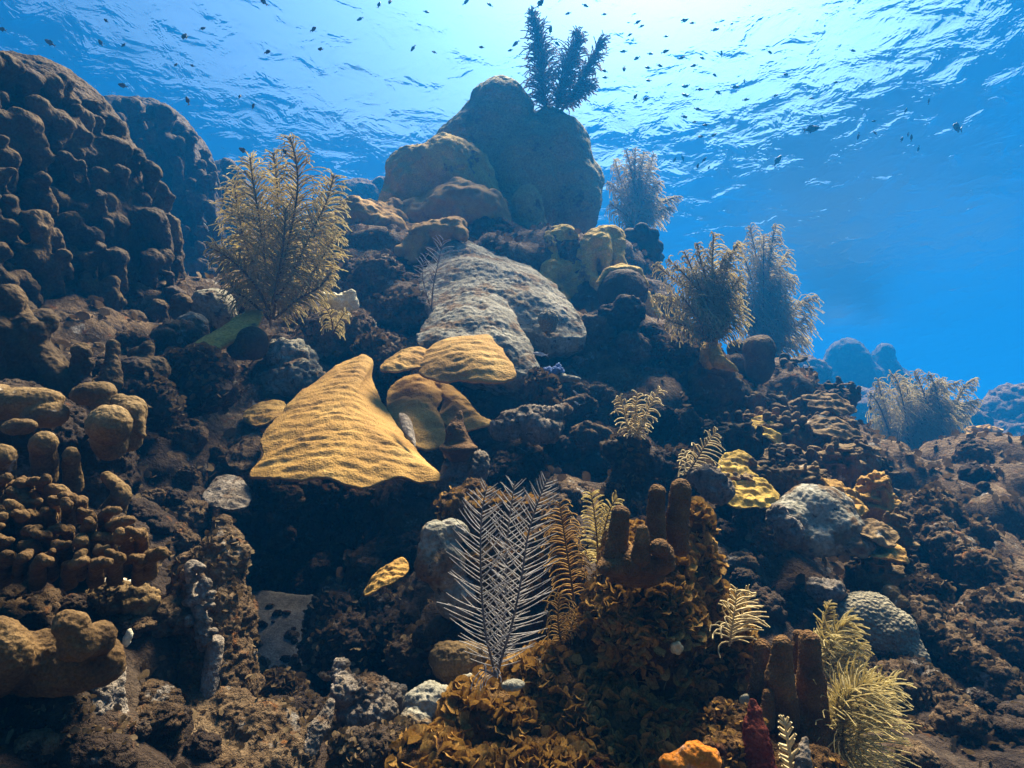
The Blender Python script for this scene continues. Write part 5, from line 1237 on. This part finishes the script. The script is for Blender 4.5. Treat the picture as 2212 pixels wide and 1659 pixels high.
# lower right ones
plume('sea_plume', 'bright cream plume fan sweeping right off the flank of the algae mound', 'plume', (1575, 1390, .84), [
    fr([(1575, 1395, .84), (1582, 1350, .83), (1588, 1310, .825), (1592, 1270, .82)], [56, 66, 62, 40, 20], 7.5, d=.83, curl=(.25, 0, -.35)),
    fr([(1578, 1390, .85), (1598, 1340, .85), (1612, 1300, .85), (1618, 1275, .85)], [40, 48, 40, 18], 7.5, d=.85, curl=(.25, 0, -.2))],
    (M_GC, M_GC), ang=62, r=2.0, rs=2.6, jit=.14)
plume('sea_plume', 'shaded plume with fringed fronds in front of the long brain coral', 'plume', (1775, 1480, 1.0), [
    fr([(1775, 1480, 1.0), (1790, 1420, .99), (1805, 1370, .98), (1830, 1345, .98)], [50, 64, 58, 36], 6.2, d=.99, curl=(.3, 0, -.3)),
    fr([(1775, 1470, 1.02), (1772, 1400, 1.02), (1782, 1340, 1.02), (1792, 1305, 1.02)], [26, 36, 32, 14], 7, d=1.02, curl=(.1, 0, -.3)),
    fr([(1778, 1480, .99), (1800, 1440, .98), (1826, 1410, .97), (1850, 1395, .97)], [44, 58, 52, 30], 6.2, d=.98, curl=(.35, 0, -.4))],
    (M_GS, M_GY), ang=60, r=1.7, rs=2.6, jit=.14, rows='bush')
plume('sea_plume', 'broad tan plume fan with trailing tips in the lower right', 'plume', (1830, 1660, .78), [
    fr([(1830, 1690, .78), (1822, 1620, .775), (1822, 1550, .77), (1835, 1500, .77), (1870, 1478, .77)], [90, 120, 120, 100, 60], 5.0, d=.775, curl=(.25, 0, -.25)),
    fr([(1832, 1690, .79), (1850, 1610, .785), (1862, 1540, .785), (1890, 1490, .785), (1930, 1480, .785)], [70, 90, 92, 70, 36], 5.0, d=.785, curl=(.25, 0, -.3)),
    fr([(1826, 1690, .78), (1812, 1600, .78), (1806, 1530, .78), (1816, 1490, .78)], [20, 30, 34, 26], 5.2, d=.78, curl=(.2, 0, -.1))],
    (M_GS, M_GY), ang=70, r=1.6, rs=2.6, jit=.15, rows='bush', k=3)
plume('sea_plume', 'stubby pale plume sprig at the bottom edge beside the red sponge', 'plume', (1712, 1680, .64), [
    fr([(1712, 1690, .64), (1706, 1630, .635), (1698, 1580, .63), (1692, 1545, .63)], [20, 26, 26, 22, 14], 15, d=.635, curl=(0, 0, .1))],
    (M_GC, M_GC), ang=58, r=4.2, rs=5, jit=.08, start=.02)

# ------------------------------------------------------------------ fish
def fish_mesh(name, deep=0.36, thin=0.16, fork=0.30):
    xs = np.array([0.5, 0.46, 0.38, 0.25, 0.08, -0.1, -0.25, -0.34, -0.40])
    hs = np.array([0.02, 0.28, 0.55, 0.85, 1.0, 0.86, 0.50, 0.26, 0.20]) * deep / 2
    ws = np.array([0.02, 0.40, 0.72, 0.95, 1.0, 0.75, 0.40, 0.20, 0.12]) * thin / 2
    k = 10; a = np.arange(k) * 2 * math.pi / k
    V = np.concatenate([np.stack([np.full(k, x), w * np.cos(a), h * np.sin(a)], 1) for x, h, w in zip(xs, hs, ws)])
    i = np.arange(len(xs) * k).reshape(-1, k)
    F = [np.stack([i[r], np.roll(i[r], -1), np.roll(i[r + 1], -1), i[r + 1]], 1) for r in range(len(xs) - 1)]
    F4 = [np.concatenate(F)]; tri = []
    # fins: closed lens-thin solids grown from the body outline (tail, back, belly)
    def fin(poly, t=0.012):
        nonlocal V
        b = len(V); n = len(poly); P = np.array(poly)
        V = np.concatenate([V, np.stack([P[:, 0], np.full(n, t), P[:, 1]], 1), np.stack([P[:, 0], np.full(n, -t), P[:, 1]], 1)])
        for j in range(1, n - 1): tri.append((b, b + j, b + j + 1)); tri.append((b + n, b + n + j + 1, b + n + j))
        for j in range(n): F4.append(np.array([[b + j, b + (j + 1) % n, b + n + (j + 1) % n, b + n + j]]))
    fin([(-0.36, 0.0), (-0.38, 0.035), (-0.55, fork * .55), (-0.47, 0.0)])
    fin([(-0.36, 0.0), (-0.47, 0.0), (-0.55, -fork * .55), (-0.38, -0.035)])
    fin([(0.20, deep * .42), (0.08, deep * .62), (-0.15, deep * .55), (-0.26, deep * .30), (-0.1, deep * .36)])
    fin([(-0.02, -deep * .44), (-0.1, -deep * .64), (-0.24, -deep * .34), (-0.15, -deep * .34)])
    return mesh_np(name, V, [np.concatenate(F4), np.array(tri)])
FM = {'dark': fish_mesh('fish'), 'brown': fish_mesh('fish', .44), 'slim': fish_mesh('fish', .24, .13, .22), 'far': fish_mesh('fish', .34)}
FM['dark'].materials.append(M_FD); FM['brown'].materials.append(M_FB); FM['slim'].materials.append(M_FP); FM['far'].materials.append(M_FD)
def fish(kind, x, y, d, length, ang, label, group=None, yaw=None):
    """length in photograph pixels; ang = heading in the picture plane, degrees (0 = to the right, 90 = up)"""
    o = bpy.data.objects.new('fish', FM[kind]); COL.objects.link(o)
    a = math.radians(ang); yw = math.radians(random.uniform(-35, 35) if yaw is None else yaw)
    X = CR * math.cos(a) + CU * math.sin(a)
    Zr = (-CR * math.sin(a) + CU * math.cos(a))
    if Zr.z < 0: Zr = -Zr
    Y = Zr.cross(X)
    Xt = (X * math.cos(yw) + Y * math.sin(yw)).normalized(); Y = Zr.cross(Xt).normalized()
    M = Matrix((Xt, Y, Zr)).transposed().to_4x4()
    s = length * ps(d) / max(math.cos(yw), .6)
    o.matrix_world = Matrix.Translation(at(x, y, d)) @ M @ Matrix.Scale(s, 4)
    return tag(o, label, 'fish', group)
GRP = 'school of small dark fish hovering under the bright surface'
LAB = 'small dark fish of the school silhouetted against the bright water under the sunlit surface'
b1 = lambda X, Y: (728 + X * .3418, Y * .3418); b2 = lambda X, Y: (1456 + X * .3418, Y * .3418); b0 = lambda X, Y: (X * .3418, Y * .3418)
school = [b1(*p) for p in [(815, 12), (965, 30), (565, 75), (1460, 85), (1570, 35), (1690, 90), (1900, 140), (1925, 165), (1850, 220), (2080, 230), (1130, 275), (1390, 275), (1095, 318), (480, 305), (615, 330), (1810, 325), (1980, 340), (2075, 325), (1895, 368), (2040, 415), (1965, 428), (1690, 448), (1695, 490), (1970, 508), (1955, 625), (2195, 545), (2195, 600), (2195, 740), (2180, 365), (2200, 130), (145, 120)]] + \
         [b2(*p) for p in [(60, 125), (115, 145), (260, 187), (605, 330), (1130, 320), (45, 367), (180, 368), (125, 415), (258, 475), (710, 472), (80, 545), (165, 565), (385, 550), (280, 585), (78, 605), (640, 605), (455, 630), (150, 690), (65, 738), (130, 770), (200, 790), (870, 622), (1025, 520), (1265, 765), (250, 855), (170, 863)]]
for x, y in school:
    fish('dark', x, y, random.uniform(4.0, 5.0), random.uniform(11, 17), random.choice([0, 180]) + random.gauss(5, 16), LAB, GRP)
GV = 'slim upright fish hovering in the blue water'
LV = 'tiny slim fish hanging almost upright in the open blue water right of the summit plume'
for X, Y in [(365, 150), (300, 340), (445, 510), (190, 1010), (150, 1050), (220, 1060), (55, 1000), (5, 1010), (1480, 850), (1440, 880), (1500, 870), (1545, 940), (1165, 860), (1270, 840), (1465, 700), (1610, 640), (935, 740)]:
    x, y = b2(X, Y)
    fish('far', x, y, random.uniform(4.2, 6.5), random.uniform(11, 15), random.choice([75, 255, 100, 60]) + random.gauss(0, 8), LV, GV)
for X, Y in [(265, 30), (335, 10), (1350, 190), (1815, 435), (1885, 612)]:
    x, y = b1(X, Y)
    fish('dark', x, y, 3.6, 17, random.choice([80, 260, 60]), 'small dark fish tilted steeply beside the summit plume under the surface', 'steeply tilted fish near the summit plume')
fish('dark', *b1(1285, 20), 3.4, 28, 60, 'largest dark fish diving at the tip of the summit plume')
fish('dark', *b2(870, 815), 4.2, 38, 12, 'long dark fish gliding alone under the dull end of the glare on the right', yaw=5)
fish('brown', *b2(1790, 805), 4.4, 34, 180, 'deep-bodied blue-brown fish alone in the open water at the right', yaw=30)
fish('far', *b2(655, 1015), 5.2, 30, 55, 'faint hazy fish slanting upward in open water above the right plumes', yaw=5)
LL2 = 'small brown damselfish swimming in the open blue above the left wall'
for X, Y, L, a in [(15, 185, 18, 160), (315, 270, 20, 150), (635, 270, 16, 120), (775, 540, 20, 165), (1980, 185, 17, 0), (2025, 310, 15, 160), (1690, 328, 17, 0), (670, 130, 13, 140), (1215, 415, 11, 150), (1110, 410, 11, 70), (1280, 180, 13, 30), (780, 285, 12, 60), (1600, 670, 12, 50), (1515, 610, 12, 100)]:
    fish('brown', *b0(X, Y), random.uniform(2.6, 3.4), L, a, LL2, 'brown damselfish in the blue above the left wall')
def tailed(x, y, d, L, a, label, kind='brown', yaw=None):
    o = fish(kind, x, y, d, L, a, label, yaw=yaw)
    tv = np.array([(-.36, .014, .03), (-.36, .014, -.03), (-.58, .014, .19), (-.50, .014, 0), (-.58, .014, -.19)])
    V = np.concatenate([tv, tv * np.array([1, -1, 1])])
    T = np.array([(0, 2, 3), (0, 3, 1), (1, 3, 4), (5, 8, 7), (5, 6, 8), (6, 9, 8)]); Q = np.array([(0, 5, 7, 2), (2, 7, 8, 3), (3, 8, 9, 4), (4, 9, 6, 1)])
    link('tail_fin', mesh_np('tail_fin', V, [T, Q]), M_FY, o)
    return o
tailed(*b0(1165, 230), 2.6, 24, 145, 'yellow-tailed damselfish highest above the left wall')
tailed(*b0(1185, 635), 2.5, 17, 105, 'yellow-tailed damselfish diving in front of the blue gap between left wall and left plume', yaw=10)
tailed(*b0(1535, 950), 2.5, 20, 150, 'yellow-tailed damselfish hovering left of the tall left plume')
tailed(*b0(1800, 960), 1.93, 16, 120, 'damselfish nosing into the tip of the tall left plume')
tailed(*b0(1665, 10), 3.0, 18, 140, 'yellow-tailed damselfish at the top edge left of centre')
tailed(1040, 62 + 40, 3.2, 12, 170, 'yellow-tailed fish left of the summit plume')
fish('slim', 1167, 765, 2.0, 34, 172, 'pale striped wrasse swimming below the edge of the grey slab', yaw=8)
fish('slim', 1244, 849, 1.75, 17, 140, 'upper of two tiny silvery fish in the dark recess', yaw=15)
fish('slim', 1246, 871, 1.75, 16, 150, 'lower of two tiny silvery fish in the dark recess', yaw=15)
fish('slim', 445, 490, 2.3, 20, 120, 'pale fish hanging in the gap between the left wall and the left plume', yaw=10)
fish('brown', 1880, 882, 2.9, 12, 100, 'dark little fish in front of the far right plume', yaw=10)

# ------------------------------------------------------------------ turf algae on the bare rock
def quads_of(o):
    me = o.data; n = len(me.vertices)
    V = np.empty(n * 3, np.float32); me.vertices.foreach_get('co', V); V = V.reshape(-1, 3).astype(float)
    F = np.empty(len(me.loops), np.int32); me.loops.foreach_get('vertex_index', F)
    return V, F.reshape(-1, 4)
def turf():
    k = 100
    for o in list(SC.objects):
        if o.type != 'MESH' or not o.data.materials: continue
        m = o.data.materials[0]
        if o.parent is None and o.name.startswith('reef_slope'):
            V, F = quads_of(o); far = m == M_BROWN
            leafy(None, V, F, 15000 if far else 9000, 0.022 if far else 0.011, 300 + k, name='turf_algae', mat=M_TURF)
            k += 1
        elif o.parent is None and m in (M_DARK, M_BROWN, M_ALGROCK) and o.name.startswith(('rock', 'boulder', 'algae_rock')) and len(o.data.loops) == 4 * len(o.data.polygons):
            V, F = quads_of(o)
            d = float((V @ CAX[2]).mean())
            if d > 3.2: continue
            leafy(o, V, F, 420, 8.5 * ps(d), k, name='algae_turf', mat=M_ALGA if m == M_ALGROCK else M_TURF); k += 1
turf()

# ------------------------------------------------------------------ loose stones over the slope
def stones():
    dg = bpy.context.evaluated_depsgraph_get(); dg.update()
    protos = []
    for i in range(7):
        V, F = solid([E((0, 0, 0), (.5, .4, .34)), E((random.uniform(-.3, .3), random.uniform(-.3, .3), .1), .3), E((random.uniform(-.4, .4), 0, -.1), .26)], 0.032, k=0.12)
        V, F = keep_largest(V, F); V += 30 * i
        V = displace(V, F, [('fbm', .20, .5, 4), ('ridge', .11, .3, 3), ('pit', .08, .18), ('ridge', .04, .1, 2)]); V -= 30 * i
        for mt in (M_BROWN, M_DARK):
            me = mesh_np('stone', V, F); me.materials.append(mt); protos.append(me)
    g = random.Random(77); n = 0
    label = {M_BROWN.name: 'loose brown stone lying among the corals on the reef slope', M_DARK.name: 'loose dark stone lying among the corals on the reef slope'}
    for i in range(1200):
        if n >= 110: break
        x, y = (g.uniform(0, 2212), g.uniform(620, 1650)) if i > 26 else (g.uniform(530, 660), g.uniform(1310, 1460))
        ok, loc, nor, idx, ob, mtx = SC.ray_cast(dg, Vector((0, 0, 0)), (at(x, y, 1)).normalized())
        tries = 0
        while ok and ob.name.startswith('haze') and tries < 3:
            ok, loc, nor, idx, ob, mtx = SC.ray_cast(dg, loc + at(x, y, 1).normalized() * 1e-3, at(x, y, 1).normalized()); tries += 1
        if not ok or not ob.name.startswith(('reef_slope', 'sand')): continue
        if ob.name.startswith('sand') and i > 26: continue
        d = loc.dot(CF)
        me = g.choice(protos)
        o = bpy.data.objects.new('stone', me); COL.objects.link(o)
        s = (g.uniform(40, 105) if i > 26 else g.uniform(6, 26)) * ps(d)
        o.location = loc; o.scale = (s, s, s * g.uniform(.7, 1.1)); o.rotation_euler = (g.uniform(-.5, .5), g.uniform(-.5, .5), g.uniform(0, 6.28))
        mt = me.materials[0].name
        if ob.name.startswith('sand'): tag(o, 'small stone lying on the pale sand pocket between the rocks', 'stone', 'stones on the sand pocket')
        else: tag(o, label[mt], 'stone', 'brown stones on the reef slope' if mt == M_BROWN.name else 'dark stones on the reef slope')
        n += 1
stones()
